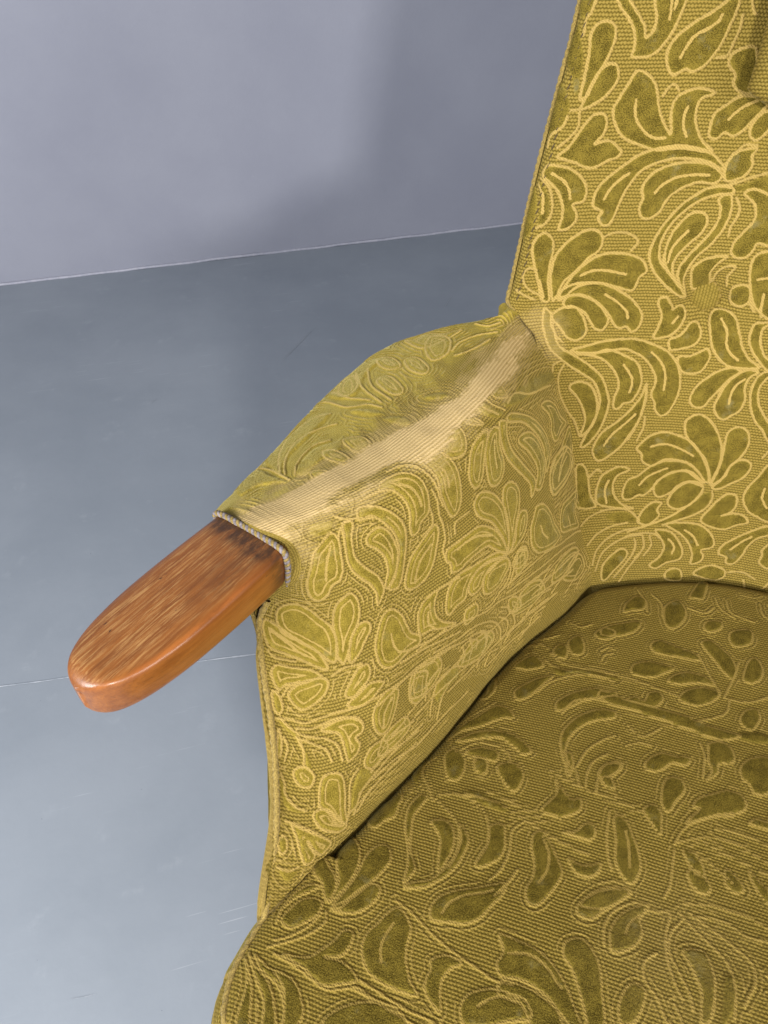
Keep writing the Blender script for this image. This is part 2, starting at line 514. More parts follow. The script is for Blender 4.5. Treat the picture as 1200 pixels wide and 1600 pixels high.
# measured outlines of the chair (metres)
BACK_LEFT = [[-0.3214,0.76],[-0.3376,0.5848],[-0.3399,0.5495],[-0.3446,0.5075],[-0.3492,0.4603],[-0.3534,0.41],[-0.3559,0.3625],[-0.3583,0.3262],[-0.346,0.3163],[-0.3263,0.2965],[-0.3106,0.2612],[-0.2856,0.2031],[-0.2601,0.1318],[-0.2397,0.0641],[-0.2199,-0.0009],[-0.2077,-0.0444],[-0.198,-0.06]]
BUTTONS = [[-0.1672,0.3288],[0.0,0.3288],[0.1672,0.3288]]
BACK_WEAR = [[-0.317,0.2961,0.03],[-0.3267,0.3098,0.022],[-0.3061,0.2766,0.018]]
ARM_NET = np.array([[[0.1269,0.7931,0.6092],[0.1238,0.7729,0.6092],[0.0606,0.7575,0.59],[-0.0027,0.7615,0.562],[-0.0644,0.6955,0.542],[-0.1165,0.6109,0.53],[-0.1406,0.5418,0.593]],[[0.1229,0.7851,0.6892],[0.1198,0.7649,0.6892],[0.0607,0.7615,0.665],[-0.0045,0.7651,0.637],[-0.0676,0.6979,0.617],[-0.12,0.6128,0.605],[-0.1526,0.5318,0.623]],[[0.1269,0.7731,0.7192],[0.1238,0.7529,0.7192],[0.0604,0.7515,0.7],[0.0,0.7561,0.672],[-0.0596,0.6919,0.652],[-0.1113,0.608,0.64],[-0.1506,0.5298,0.643]],[[0.1619,0.76,0.7051],[0.1432,0.7497,0.7051],[0.0882,0.6508,0.706],[0.038,0.5998,0.694],[-0.0085,0.5584,0.682],[-0.0606,0.5217,0.671],[-0.108,0.4886,0.6635]],[[0.1899,0.7551,0.6712],[0.1713,0.7449,0.6712],[0.119,0.6324,0.682],[0.072,0.5688,0.676],[0.0249,0.5252,0.668],[-0.0218,0.5011,0.66],[-0.0751,0.4762,0.654]],[[0.2212,0.7413,0.6045],[0.2026,0.731,0.6045],[0.1506,0.6324,0.61],[0.0924,0.5583,0.605],[0.0332,0.5122,0.6],[-0.0241,0.473,0.6],[-0.073,0.4676,0.622]],[[0.2394,0.7137,0.5282],[0.2208,0.7035,0.5282],[0.1712,0.6113,0.535],[0.1031,0.5348,0.532],[0.0377,0.4762,0.53],[-0.0228,0.4291,0.53],[-0.1096,0.4561,0.577]],[[0.2529,0.6888,0.4601],[0.2343,0.6785,0.4601],[0.1914,0.6179,0.462],[0.1196,0.544,0.462],[0.045,0.4597,0.462],[-0.0233,0.3885,0.465],[-0.0946,0.3605,0.481]],[[0.2676,0.6728,0.3972],[0.2489,0.6625,0.3972],[0.213,0.6224,0.4],[0.137,0.5522,0.4],[0.0599,0.4515,0.405],[-0.0225,0.3579,0.41],[-0.1017,0.2756,0.41]],[[0.2674,0.6798,0.3222],[0.2488,0.6695,0.3222],[0.2132,0.6294,0.325],[0.1339,0.5585,0.325],[0.0543,0.4557,0.33],[-0.0286,0.3614,0.335],[-0.1077,0.278,0.337]]])
OUTER_NET = np.array([[[0.1198,0.7649,0.6892],[0.0607,0.7615,0.665],[-0.0045,0.7651,0.637],[-0.0676,0.6979,0.617],[-0.12,0.6128,0.605],[-0.151,0.5486,0.623],[-0.1566,0.5348,0.623],[-0.1526,0.5318,0.623]],[[0.132,0.7671,0.6338],[0.0744,0.7547,0.613],[0.0036,0.7457,0.589],[-0.0641,0.6711,0.5719],[-0.1209,0.5831,0.5616],[-0.1088,0.4735,0.577],[-0.1144,0.4597,0.577],[-0.1096,0.4561,0.577]],[[0.1404,0.7677,0.5952],[0.084,0.749,0.5769],[0.0096,0.7314,0.5556],[-0.061,0.652,0.5404],[-0.1208,0.562,0.5313],[-0.1058,0.4464,0.545],[-0.1114,0.4326,0.545],[-0.1058,0.4284,0.545]],[[0.1564,0.765,0.5229],[0.1017,0.7346,0.5091],[0.0226,0.701,0.493],[-0.0521,0.6137,0.4816],[-0.1171,0.5205,0.4747],[-0.094,0.3823,0.485],[-0.0996,0.3685,0.485],[-0.094,0.3643,0.485]],[[0.1639,0.7616,0.4892],[0.11,0.7257,0.4774],[0.0296,0.685,0.4638],[-0.0462,0.5946,0.4541],[-0.1135,0.5001,0.4483],[-0.0928,0.3499,0.457],[-0.0984,0.3361,0.457],[-0.0928,0.3319,0.457]],[[0.1766,0.7525,0.4325],[0.1237,0.7074,0.4243],[0.0428,0.655,0.4148],[-0.0336,0.5605,0.408],[-0.1046,0.4642,0.4039],[-0.1017,0.2936,0.41],[-0.1073,0.2798,0.41],[-0.1017,0.2756,0.41]],[[0.2064,0.7196,0.3],[0.1556,0.6529,0.3],[0.0791,0.5743,0.3],[0.0052,0.4736,0.3],[-0.0735,0.3745,0.3],[-0.1049,0.289,0.3],[-0.1105,0.2752,0.3],[-0.1057,0.2716,0.3]]])
ARM_WEAR = [[0.1579,0.7443,0.707,0.016],[0.1268,0.6939,0.706,0.018],[0.0932,0.638,0.705,0.018],[0.0613,0.6006,0.697,0.018],[0.0315,0.5745,0.689,0.019],[0.0028,0.5597,0.681,0.019],[-0.0308,0.5416,0.676,0.02],[-0.0606,0.5217,0.671,0.021],[-0.0869,0.5055,0.667,0.023],[-0.1049,0.4944,0.664,0.024]]
ARM_PIPING = [[-0.1008,0.4633,0.6],[-0.1096,0.4561,0.577],[-0.1058,0.4284,0.545],[-0.0984,0.3961,0.515],[-0.094,0.3643,0.485],[-0.0928,0.3319,0.457],[-0.0964,0.2998,0.43],[-0.1017,0.2756,0.41],[-0.1034,0.2753,0.404]]
SEAM = [[0.1359,0.7511,0.7174],[0.1476,0.7502,0.7068],[0.1582,0.7489,0.6955],[0.1694,0.7465,0.6801],[0.1776,0.7444,0.668]]
SEAT_LEFT = [[-0.165,0.045,0.4],[-0.219,-0.057,0.4],[-0.243,-0.109,0.4],[-0.29,-0.201,0.4],[-0.328,-0.322,0.405],[-0.371,-0.438,0.41],[-0.386,-0.478,0.412],[-0.3984,-0.5226,0.412],[-0.407,-0.543,0.412],[-0.4103,-0.5654,0.412],[-0.4124,-0.588,0.412],[-0.4093,-0.607,0.412],[-0.4,-0.626,0.412],[-0.372,-0.648,0.405]]
PAW_BASE = [-0.1125,0.493,0.6365]
PAW_AXIS = [-0.60172,-0.79687,-0.05421]
PAW_LEN = 0.1845
CUSH = [-0.003,0.109,1.012]
SEAT_RUB = [-0.0786,-0.4618]
SCRATCHES = [[-0.2708,1.8383,-0.1943,2.0184,0.0011],[0.1754,2.1309,0.2029,2.2106,0.0011],[-0.5741,1.6446,-0.5631,1.667,0.001],[-0.1415,2.392,-0.1094,2.3381,0.0008],[-0.9871,1.8543,-0.9068,1.8161,0.0005],[-0.3814,1.1299,-0.3641,1.1481,0.0006],[-0.3912,0.3346,-0.361,0.341,0.0005]]
BACK_STROKES = """L310 7094 295 7323 266 7563 236 7701 281 7804 384 7838 502 7792 547 7678 532 7552 502 7438 458 7346 414 7220 384 7106;
L369 7060 414 7254 473 7369 547 7426 650 7415 709 7323 709 7232 621 7106 502 7026 369 6980;
S369 6980 236 6968;
P59 7804 133 7666 222 7506 251 7312 281 7140 222 7140 118 7312 0 7438 0 7609;
P15 7220 192 7071 222 6968 207 6831 44 6682 0 6900;
S207 8033 177 7918 133 7838 148 7701;
P0 7998 192 8033 148 7884 59 7849;
L222 6488 325 6579 399 6705 458 6820 532 6911 635 6934 709 6888 739 6797 724 6705 650 6614 783 6648 901 6614 1019 6522 975 6465 872 6431 739 6362 621 6362 458 6419 325 6453;
S355 6945 384 6797 310 6682 192 6579;
S222 6911 192 6808 59 6682 59 6568;
L458 8033 532 7952 694 7815 783 7689 813 7563 813 7495 1019 7495 1138 7575 1226 7712 1271 7872 1300 8021 1300 8158 960 8158 916 8021 990 7861 990 7735 916 7678 872 7781 768 7884 606 8033 517 8135 355 8135;
S1123 8021 1138 7941 1152 7849;
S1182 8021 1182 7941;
L1950 8033 1950 7918 1921 7792 1891 7655 1832 7518 1743 7403 1625 7346 1522 7369 1404 7312 1315 7369 1241 7495 1256 7621 1359 7735 1507 7838 1655 7918 1802 8021 1876 8124;
S1418 7483 1448 7575 1522 7689 1655 7758 1758 7827 1788 7895;
S2039 7895 2054 7781 2024 7621 1995 7506 1876 7483;
S2098 8033 2172 7918 2216 7895;
L2290 7598 2113 7563 2039 7495 2054 7415 2172 7323 2172 7243 2275 7163 2423 7140 2467 7254 2379 7483;
L931 7357 1093 7312 1226 7197 1330 7003 1433 6854 1581 6717 1507 6945 1522 7083 1625 7151 1788 7186 1995 7140 1847 7083 1817 6980 1862 6831 2009 6648 2172 6534 1758 6568 1463 6545 1211 6602 1005 6671 857 6797 768 6957 798 7071 872 7243;
S1019 7071 1049 6945 1123 6831 1256 6728 1389 6671 1522 6671;
S1699 7003 1684 6911 1714 6797 1788 6694;
S1344 7106 1374 7174 1448 7220 1522 7163;
L2541 7106 2334 7117 2201 7037 2068 6934 2054 6797 2083 6694 2187 6671 2260 6740 2379 6705 2482 6762 2556 6854 2645 6968 2689 7048;
S2260 6877 2320 6945 2408 7014 2541 7071;
L2718 6968 2615 6900 2571 6808 2600 6705 2704 6671 2807 6774 2866 6911;
S2482 6522 2571 6614 2718 6614;
L133 6385 355 6373 517 6305 650 6202 709 6087 694 5984 576 5950 650 5847 665 5767 606 5687 517 5653 458 5675 473 5790 443 5939 340 6099 192 6213 89 6270;
S207 6305 369 6225 473 6122 517 6019;
S59 6236 207 6156 295 6007 325 5847 281 5744 177 5687;
S59 6167 163 6042 207 5858;
P74 6190 222 6076 295 5881 251 5755 177 5755 148 5939;
P0 6133 103 5996 148 5744 89 5572 0 5515 0 5733 0 5973;
S960 6007 1005 6122 1108 6236 1197 6293;
S1079 5561 1182 5607 1344 5618 1507 5561 1551 5492 1492 5401;
L458 4817 355 5035 251 5252 177 5447 207 5572 295 5630 414 5550 458 5412 458 5241 488 5035 561 4806;
S369 5058 473 4840;
L606 4806 502 5103 502 5332 591 5481 709 5584 857 5653 1005 5630 1079 5527 1064 5412 946 5309 813 5149 694 5023 650 4863;
L680 4806 709 4943 813 5126 960 5275 1152 5366 1433 5366 1640 5309 1729 5241 1773 5149 1699 5080 1669 4932 1581 4920 1433 4955 1226 5000 1019 5000 857 4943 768 4840;
S901 5103 1049 5160 1241 5160 1507 5115;
S295 5183 192 5206 133 5115 207 4989 399 4874;
S89 4932 369 4817;
L2408 6350 2320 6431 2187 6511 1980 6568 1714 6591 1463 6556 1271 6499 1138 6408 975 6282 872 6179 827 6076 827 5973 857 5916 975 5858 946 5790 1019 5710 1108 5710 1152 5813 1182 5984 1226 6133 1330 6305 1492 6396 1729 6453 1965 6453 2187 6419 2334 6362;
L2393 6293 2201 6396 1980 6419 1743 6396 1537 6316 1433 6202 1418 6099 1463 6019 1448 5904 1507 5801 1610 5778 1729 5858 1773 5984 1847 6076 1980 6156 2142 6202 2334 6190;
S1596 6076 1669 6167 1817 6248 2024 6282 2231 6282;
S2970 6328 2778 6270 2630 6213 2467 6167;
L2467 6167 2290 6145 2157 6076 2009 5961 1891 5813 1802 5653 1758 5515 1743 5378 1802 5241 1950 5080 2157 4932 2393 4806 2275 4955 2054 5160 1935 5263 1876 5378 1862 5515 1906 5675 1995 5813 2142 5950 2290 6030 2467 6076 2615 6087 2585 6145;
L2009 5218 1950 5378 1965 5584 2039 5733 2142 5847 2260 5870 2364 5824 2393 5733 2349 5618 2231 5492 2127 5355 2098 5241 2142 5126 2246 4989;
S2172 5653 2083 5538 2024 5424 2024 5275;
L2453 6030 2512 5916 2526 5790 2482 5653 2379 5504 2275 5366 2201 5229 2201 5115 2260 5000 2393 4817 2305 5035 2320 5195 2393 5355 2512 5481 2615 5653 2659 5813 2645 5950 2585 6076;
S2674 6042 2748 5950 2763 5847 2718 5710 2718 5607;
L2763 6087 2911 5996 2984 5881 2984 5778 2896 5653 2822 5538 2822 5412 2911 5355 3029 5366 3103 5458 3132 5538 3339 5538 3339 5847 3162 6042 2984 6122 2837 6145;
P2497 6145 2718 6202 2984 6305 3132 6305 3206 6133 3058 6110 2837 6133 2600 6099;
L2408 6339 2423 6442 2482 6534 2585 6568 2733 6579 2704 6499 2748 6408 2704 6305 2615 6248 2467 6225;
L2482 4886 2408 5023 2379 5206 2482 5309 2615 5355 2792 5366 2704 5286 2630 5149 2674 4966;
S2704 5012 2718 5138 2807 5229 2940 5241 2881 5103 2911 4989;
L3428 5504 3295 5458 3176 5412 3132 5286 3191 5069 3280 4886 3413 4726 3620 4623 3694 4897;
L3029 4783 2984 4943 3058 5023 3206 5012 3265 4840 3162 4749;
L635 4829 739 4955 931 5012 1226 5000 1507 4897 1714 4771 1743 4623 1640 4474 1477 4382 1418 4451 1315 4428 1256 4474 1256 4623 1197 4771 975 4863 798 4852;
S1300 4863 1477 4771 1537 4668 1507 4565;
L798 4840 975 4852 1197 4760 1226 4611 1197 4520 1034 4405 931 4428 931 4531 931 4634 857 4703 739 4714;
L739 4714 872 4703 872 4577 813 4428 709 4314 561 4268 443 4337 428 4474 428 4577 532 4646;
S488 4646 369 4497 310 4360 384 4245;
L443 4703 458 4623 325 4463 310 4211 517 4062 724 3925 886 3765 946 3570 946 3398 842 3192 680 2975 428 2792 325 2803 561 3067 753 3330 798 3490 739 3696 532 3833 340 3970 163 4176 177 4428;
L340 2929 458 3135 458 3330 399 3490 310 3604 369 3673 532 3696 680 3639 739 3467 709 3273 576 3067;
S310 3936 192 3810 133 3650 133 3456 192 3273 266 3147 325 2929;
S103 3856 148 3948 310 4005;
L561 4085 813 4085 1064 4142 1300 4073 1507 3970 1566 3776 1522 3616 1359 3433 1211 3398 1123 3330 1019 3330 1049 3467 1152 3627 1152 3765 1064 3913 931 4016 753 4062;
S1285 3936 1389 3787 1389 3673 1330 3559;
L1640 3684 1596 3456 1463 3170 1285 2964 1108 2792 872 2655 650 2575 547 2655 561 2769 753 2975 1034 3124 1300 3295 1522 3490;
S768 2792 946 2952 1182 3101 1404 3250;
L473 4131 768 4199 1034 4257 1389 4291 1581 4279 1802 4222 2024 4131 2157 3982 2216 3810 2201 3616 2113 3433 1995 3295 1862 3250 1773 3318 1758 3433 1714 3547 1802 3730 1758 3879 1640 4028 1477 4108 1315 4154 1034 4119 753 4096;
S1758 4119 1891 4005 1965 3833 1935 3616;
S1640 3684 1625 3490 1537 3284 1374 3032 1241 2883;
S1581 3227 1551 3078 1418 2872;
L1788 4314 1921 4474 2009 4588 2039 4749 2068 4829 2157 4829 2216 4726 2187 4657 2305 4703 2349 4646 2334 4565 2216 4451 2024 4337;
S2127 4497 2231 4565;
L2039 4291 2187 4348 2320 4440 2393 4497 2482 4497 2526 4405 2512 4325 2423 4234 2260 4188 2054 4165;
L2172 4062 2379 4096 2526 4154 2630 4199 2689 4119 2645 4005 2541 3890 2393 3856 2231 3890;
L2792 4657 2984 4668 3088 4588 3117 4417 3176 4257 3309 4108 3487 4016 3250 3982 3014 3993 2851 4062 2718 4211 2674 4360 2689 4543;
S2866 4577 2925 4463 2925 4279 2999 4165 3132 4085;
S3250 4920 3295 4794 3354 4714;
S3428 4943 3442 4760 3442 4657;
L3073 3982 2881 3936 2704 3845 2512 3707 2408 3570 2393 3456 2497 3398 2645 3421 2748 3536 2896 3684 3029 3822 3191 3936;
L3309 3970 3132 3879 2984 3742 2881 3570 2822 3433 2881 3307 3014 3261 3147 3330 3280 3410 3339 3559 3309 3719 3354 3868 3487 3948;
S3280 3845 3147 3742 3088 3616 3073 3490;
L3590 3970 3457 3845 3413 3662 3457 3467 3575 3284 3738 3170 3886 3032 4048 3055 3797 3307 3694 3398 3575 3547 3546 3742 3649 3890 3812 3993;
L3472 4588 3354 4565 3280 4451 3265 4337 3354 4188 3472 4085 3634 3982 3812 4005 3590 4142 3531 4176 3442 4325 3442 4440 3487 4531 3634 4600;
L517 1945 414 2105 399 2311 369 2472 281 2540 177 2483 133 2197 74 2002 222 1899 473 1899;
S428 2346 591 2449 680 2414;
L547 1968 561 2174 665 2346 857 2437 1064 2494 1256 2449 1005 2357 901 2220 931 2060 1108 1922 1330 1865 872 1888;
S813 2288 724 2151 753 1957;
S1477 1682 1256 1831 975 1865 665 1842 355 1751 163 1636;
S1211 1648 857 1602 517 1488 281 1327;
S1477 1568 1108 1522 768 1419 488 1236 355 995;
S1507 1453 1182 1419 857 1316 591 1156 414 893;
L547 755 606 973 842 1144 1064 1236 1211 1167 1123 1041 857 858 635 709;
P1448 1682 1226 1808 975 1819 709 1751 975 1648 1211 1648;
S1404 1350 1374 1190 1182 995 872 755;
S1522 1144 1241 915 990 664;
L2925 2300 2881 2472 2763 2666 2585 2803 2423 2918 2334 3044 2334 3192 2482 3284 2630 3295 2807 3204 2940 3067 3043 2895 3073 2700 3043 2540 2970 2391;
L2955 2288 3043 2506 3088 2666 3103 2895 3117 3055 3206 3147 3354 3181 3487 3124 3546 2986 3501 2826 3398 2700 3265 2586 3206 2449;
L2984 2254 3147 2391 3236 2529 3324 2655 3516 2723 3664 2678 3664 2575 3561 2449 3354 2346 3132 2243;
L2896 2334 2837 2529 2659 2746 2453 2906 2201 2986 1950 3021 1684 2964 1477 2826 1418 2758 1507 2678 1522 2575 1714 2517 1965 2620 2231 2620 2467 2575 2674 2460 2792 2346;
S1684 2803 1965 2849 2260 2792 2526 2700;
L2822 2311 2645 2472 2453 2575 2231 2609 1980 2597 1684 2506 1418 2357 1226 2300 1123 2163 1108 2025 1256 2002 1448 2071 1537 2060 1699 2151 1862 2300 2098 2426 2408 2460 2645 2369;
S1448 2220 1640 2357 2024 2494;
L2778 2254 2645 2311 2423 2300 2246 2220 2127 2128 1891 2048 1773 2117 1788 2254 1980 2369 2216 2449 2453 2472 2659 2391;
L2807 2243 2674 2277 2482 2300 2275 2208 2113 2060 2098 1934 2290 1877 2512 1934 2718 2083;
S2807 2163 2659 2025 2393 1865 2083 1728 1684 1613 1211 1499;
S2999 2197 3029 2071 2911 1911 2645 1785 2349 1705 2009 1613;
P2837 2151 2984 2174 2999 2048 2881 1911 2615 1785 2275 1682 1876 1613 1211 1476 1684 1625 2068 1751 2393 1888 2645 2048;
L2866 1762 3014 1922 3176 2083 3339 2185 3516 2174 3561 2025 3472 1899 3295 1831 3531 1888 3767 1877 3900 1774 3664 1705 3428 1613 3162 1625 2911 1682;
L1448 1659 1492 1774 1625 1899 1773 1968 1950 1957 1862 1854 1921 1774 1817 1682 1640 1613;
L3989 2689 3871 2517 3694 2300 3679 2117 3841 1957 4063 1888 4314 1842 4521 1957 4388 2391 4211 2723;
S4048 2346 4048 2197 4196 2060;
L4344 1774 4033 1648 3664 1465 3442 1327 3413 1201 3605 1156 3634 1064 3812 1064 3959 1201 4033 1373 4181 1533 4403 1625 4624 1739;
S3664 1293 3871 1442 4063 1556;
L4580 1533 4388 1385 4418 1282 4403 1167 4654 1098 4787 1282;
L2083 1636 2541 1671 2866 1648 3103 1545 3250 1396 3221 1293 2984 1236 3058 1144 2999 1041 2778 995 2778 1156 2645 1350 2408 1499;
S2526 1556 2733 1465 2881 1316;
L1862 1533 2216 1510 2423 1362 2541 1201 2482 1064 2172 995 1921 893 1758 950 1980 1087 2083 1247 2009 1385;
S2172 1396 2320 1282 2290 1156;
S1374 1385 1404 1282 1271 1053;
S1566 1442 1596 1247 1374 1053;
S1729 1442 1773 1282 1610 1110;
S1211 1442 1477 1476 1802 1476 2009 1385;
L2881 835 3088 950 3369 995 3649 927 3664 824 3442 744 3073 778;
L2201 709 2187 835 2393 904 2571 847 2571 698;
S3767 915 4078 950 4432 881;
L2792 7106 2792 7312 2748 7552 2748 7689 2792 7792 2881 7827 3014 7792 3058 7689 3014 7552 3014 7449 2925 7346 2881 7209 2837 7106;
P2571 7792 2615 7655 2704 7518 2748 7312 2748 7140 2704 7140 2615 7312 2482 7449 2482 7621;
S2704 8033 2704 7930 2659 7827 2659 7689;
P2526 7998 2704 8033 2659 7895 2571 7861;
L2970 8033 3058 7964 3191 7827 3280 7689 3324 7552 3324 7483 3501 7483 3634 7586 3723 7724 3767 7861 3812 8033 3812 8170 3501 8170 3413 8033 3501 7861 3501 7724 3413 7689 3369 7792 3280 7895 3103 8033 3058 8135 2881 8135;
S3634 8033 3634 7930 3679 7861;
L4477 8033 4477 7930 4432 7792 4388 7655 4344 7518 4211 7415 4122 7346 3989 7380 3900 7312 3812 7380 3723 7483 3767 7621 3856 7724 4033 7827 4166 7930 4299 8033 4388 8135;
S3900 7483 3945 7586 4033 7689 4166 7758 4255 7827 4299 7895;
S4565 7895 4565 7792 4521 7621 4477 7518 4388 7483;
S4610 8033 4698 7930 4743 7895;
L4787 7586 4610 7552 4521 7483 4521 7415 4654 7312 4654 7243 4743 7174 4876 7140 4964 7243 4876 7483;
L3413 7346 3590 7312 3723 7209 3812 7003 3900 6865 4033 6728 3989 6934 3989 7071 4078 7140 4255 7174 4477 7140 4299 7071 4299 6968 4299 6831 4432 6659 4610 6522 4211 6556 3900 6556 3634 6591 3457 6659 3324 6797 3236 6968 3280 7071 3369 7243;
S3501 7071 3501 6934 3590 6831 3723 6728 3856 6659 3989 6659;
S4166 7003 4122 6900 4166 6797 4255 6694;
S3812 7106 3856 7174 3945 7209 3989 7174;
L5008 7106 4787 7106 4654 7037 4521 6934 4521 6797 4521 6694 4654 6659 4698 6728 4831 6694 4920 6762 5008 6865 5097 6968 5141 7037;
S4698 6865 4787 6934 4876 7003 5008 7071;
S4920 6522 5008 6625 5141 6625;
S3369 6007 3413 6110 3546 6248 3634 6282;
S3280 5115 3457 5149 3634 5149 3900 5115;
L4831 6282 4654 6385 4432 6419 4166 6385 3945 6316 3856 6213 3856 6110 3856 6007 3856 5904 3900 5801 4033 5767 4122 5870 4166 5973 4255 6076 4388 6145 4565 6213 4743 6179;
S4033 6076 4078 6179 4255 6248 4432 6282 4654 6282;
S5407 6316 5186 6282 5053 6213 4876 6179;
L4876 6179 4698 6145 4565 6076 4432 5973 4299 5801 4211 5664 4166 5527 4122 5389 4211 5252 4344 5080 4521 4943 4787 4806 4654 4943 4432 5149 4344 5252 4255 5389 4255 5527 4299 5664 4388 5801 4565 5939 4698 6042 4876 6076 5053 6076 5008 6145;
L4388 5218 4344 5389 4344 5595 4432 5733 4565 5836 4654 5870 4787 5836 4787 5733 4743 5630 4610 5492 4521 5355 4477 5252 4521 5115 4610 4977;
S4565 5664 4477 5527 4432 5424 4432 5286;
L4876 6042 4920 5904 4920 5801 4876 5664 4787 5492 4654 5355 4610 5218 4565 5115 4654 5012 4787 4806 4698 5046 4698 5183 4787 5355 4920 5492 5008 5664 5053 5801 5053 5939 5008 6076;
S5097 6042 5141 5939 5186 5836 5141 5698 5097 5595;
L4831 6350 4876 6453 4920 6522 5008 6556 5186 6591 5141 6488 5186 6419 5141 6316 5053 6248 4876 6213;
L4876 4874 4787 5012 4787 5218 4876 5321 5008 5355 5186 5355 5097 5286 5008 5149 5053 4977;
S4033 3948 4166 3776 4211 3673 4166 3570;
S3856 2780 3989 2952 4166 3089 4344 3261;
S4432 4119 4610 4016 4743 3845 4787 3604;
S4432 3673 4521 3501 4477 3295 4388 3021 4299 2883;
S4565 3227 4565 3089 4477 2883;
L4432 4325 4477 4463 4477 4600 4432 4737 4432 4840 4521 4840 4610 4737 4610 4668 4698 4703 4787 4634 4831 4565 4787 4463 4654 4325;
L4654 4291 4787 4360 4876 4428 4920 4497 5008 4497 5097 4394 5141 4325 5053 4222 4920 4188 4743 4154;
S4964 1339 5008 1201 4876 995 4698 755;
S5186 1133 4964 927 4831 652;
S4743 2231 4876 2369 5230 2506;
L4920 1648 4920 1785 5008 1888 5141 1957 5319 1957 5274 1854 5363 1785 5274 1682 5141 1613;
S4920 1373 5008 1270 4964 1064;
S5097 1442 5230 1236 5053 1064;
S4743 1442 5008 1476 5319 1476 5585 1373;
L2704 8638 2704 8869 2704 9100 2659 9254 2704 9331 2837 9331 2925 9331 2970 9177 2970 9100 2925 8946 2881 8869 2837 8715 2792 8638;
L2748 8561 2837 8792 2881 8869 2970 8946 3058 8946 3147 8869 3147 8715 3014 8638 2881 8561 2748 8484;
P2482 9331 2571 9177 2659 9023 2659 8869 2659 8638 2615 8638 2526 8792 2393 8946 2438 9100;
P2393 8715 2571 8561 2615 8484 2571 8330 2393 8204 2393 8407;
S2659 9562 2615 9408 2571 9331 2571 9254;
P2438 9485 2615 9562 2571 9408 2482 9331;
S2748 8484 2748 8330 2704 8204 2571 8101;
S2615 8407 2571 8330 2438 8204 2393 8101;
L2925 9562 2970 9485 3147 9331 3236 9177 3280 9100 3236 9023 3457 9023 3590 9100 3679 9254 3723 9408 3767 9562 3767 9639 3413 9639 3369 9562 3457 9408 3457 9254 3369 9177 3324 9331 3236 9408 3058 9562 2970 9639 2792 9639;
S3590 9562 3590 9485 3634 9331;
L4432 9562 4432 9408 4432 9331 4388 9177 4299 9023 4211 8946 4078 8869 3989 8869 3856 8792 3767 8869 3679 9023 3723 9177 3812 9254 3989 9331 4122 9408 4299 9562 4388 9639;
S3856 9023 3900 9100 3989 9177 4122 9254 4255 9331 4255 9408;
S4521 9408 4565 9331 4521 9177 4477 9023 4344 9023;
S4610 9562 4654 9408 4698 9408;
L4787 9100 4610 9100 4521 9023 4521 8946 4654 8869 4654 8792 4743 8715 4876 8638 4964 8792 4876 9023;
S4122 8484 4122 8407 4122 8330 4211 8204;
S3767 8638 3812 8715 3900 8715 3945 8715;
L5008 8638 4787 8638 4654 8561 4521 8484 4477 8330 4521 8204 4610 8204 4698 8253 4831 8204 4920 8253 5008 8407 5097 8484 5141 8561;
S4698 8407 4787 8484 4876 8561 5008 8561;
S4920 8033 5008 8135 5186 8135;
S5407 7861 5230 7792 5053 7724 4876 7689;
L4831 7861 4831 7964 4920 8067 5008 8101 5186 8101 5141 8033 5186 7930 5141 7827 5053 7758 4876 7758;
S4743 3158 4432 3124 4166 3021 4033 2849;
L4432 2266 4432 2506 4565 2678 4743 2746 4876 2678 4831 2575 4698 2369 4521 2231;
S4787 3742 4920 3879 5186 4016;
L4920 3192 4920 3295 5008 3433 5141 3501 5274 3467 5230 3364 5319 3295 5230 3192 5097 3124;
S4964 2918 5008 2815 4964 2575;
S5097 2952 5186 2780 5053 2575;
S4787 2952 5008 2986 5274 2986 5496 2918;
S3103 6488 3147 6556 3236 6591 3280 6522;
S4166 824 4255 652 4166 481;
S5540 3982 5274 3948 5053 3845 4920 3673 4876 3433;
S0 9948 89 9948 222 9794 222 9639 177 9562 89 9485;
P0 9948 133 9871 222 9639 177 9562 89 9562 44 9717;
P0 9948 0 9794 44 9562 0 9331 0 9485 0 9794;
S1064 9331 1197 9408 1374 9408 1551 9331 1596 9254 1507 9177;
L399 8638 310 8869 177 9023 89 9254 133 9331 222 9408 355 9331 399 9177 399 9023 443 8869 532 8638;
L576 8638 443 8869 443 9100 532 9254 665 9408 798 9485 975 9408 1064 9331 1064 9177 931 9100 798 8946 665 8792 621 8638;
L665 8638 709 8715 798 8946 931 9100 1152 9177 1463 9177 1684 9100 1773 9023 1817 8946 1729 8869 1729 8715 1640 8715 1463 8715 1241 8792 1019 8792 842 8715 753 8638;
S886 8869 1064 8946 1241 8946 1551 8946;
S222 8946 133 9023 44 8946 133 8792 355 8638;
S2260 9485 2172 9331 2083 9254 2083 9100;
S1330 8638 1507 8561 1684 8484 1773 8330;
S3413 8715 3457 8561 3546 8484;
S3590 8715 3634 8561 3679 8484;
S3945 4565 3945 4428 3900 4222;
S4078 4600 4078 4394 3945 4222;
S4166 4600 4211 4463 4122 4291;
S3812 4600 3989 4634 4211 4634 4388 4565"""
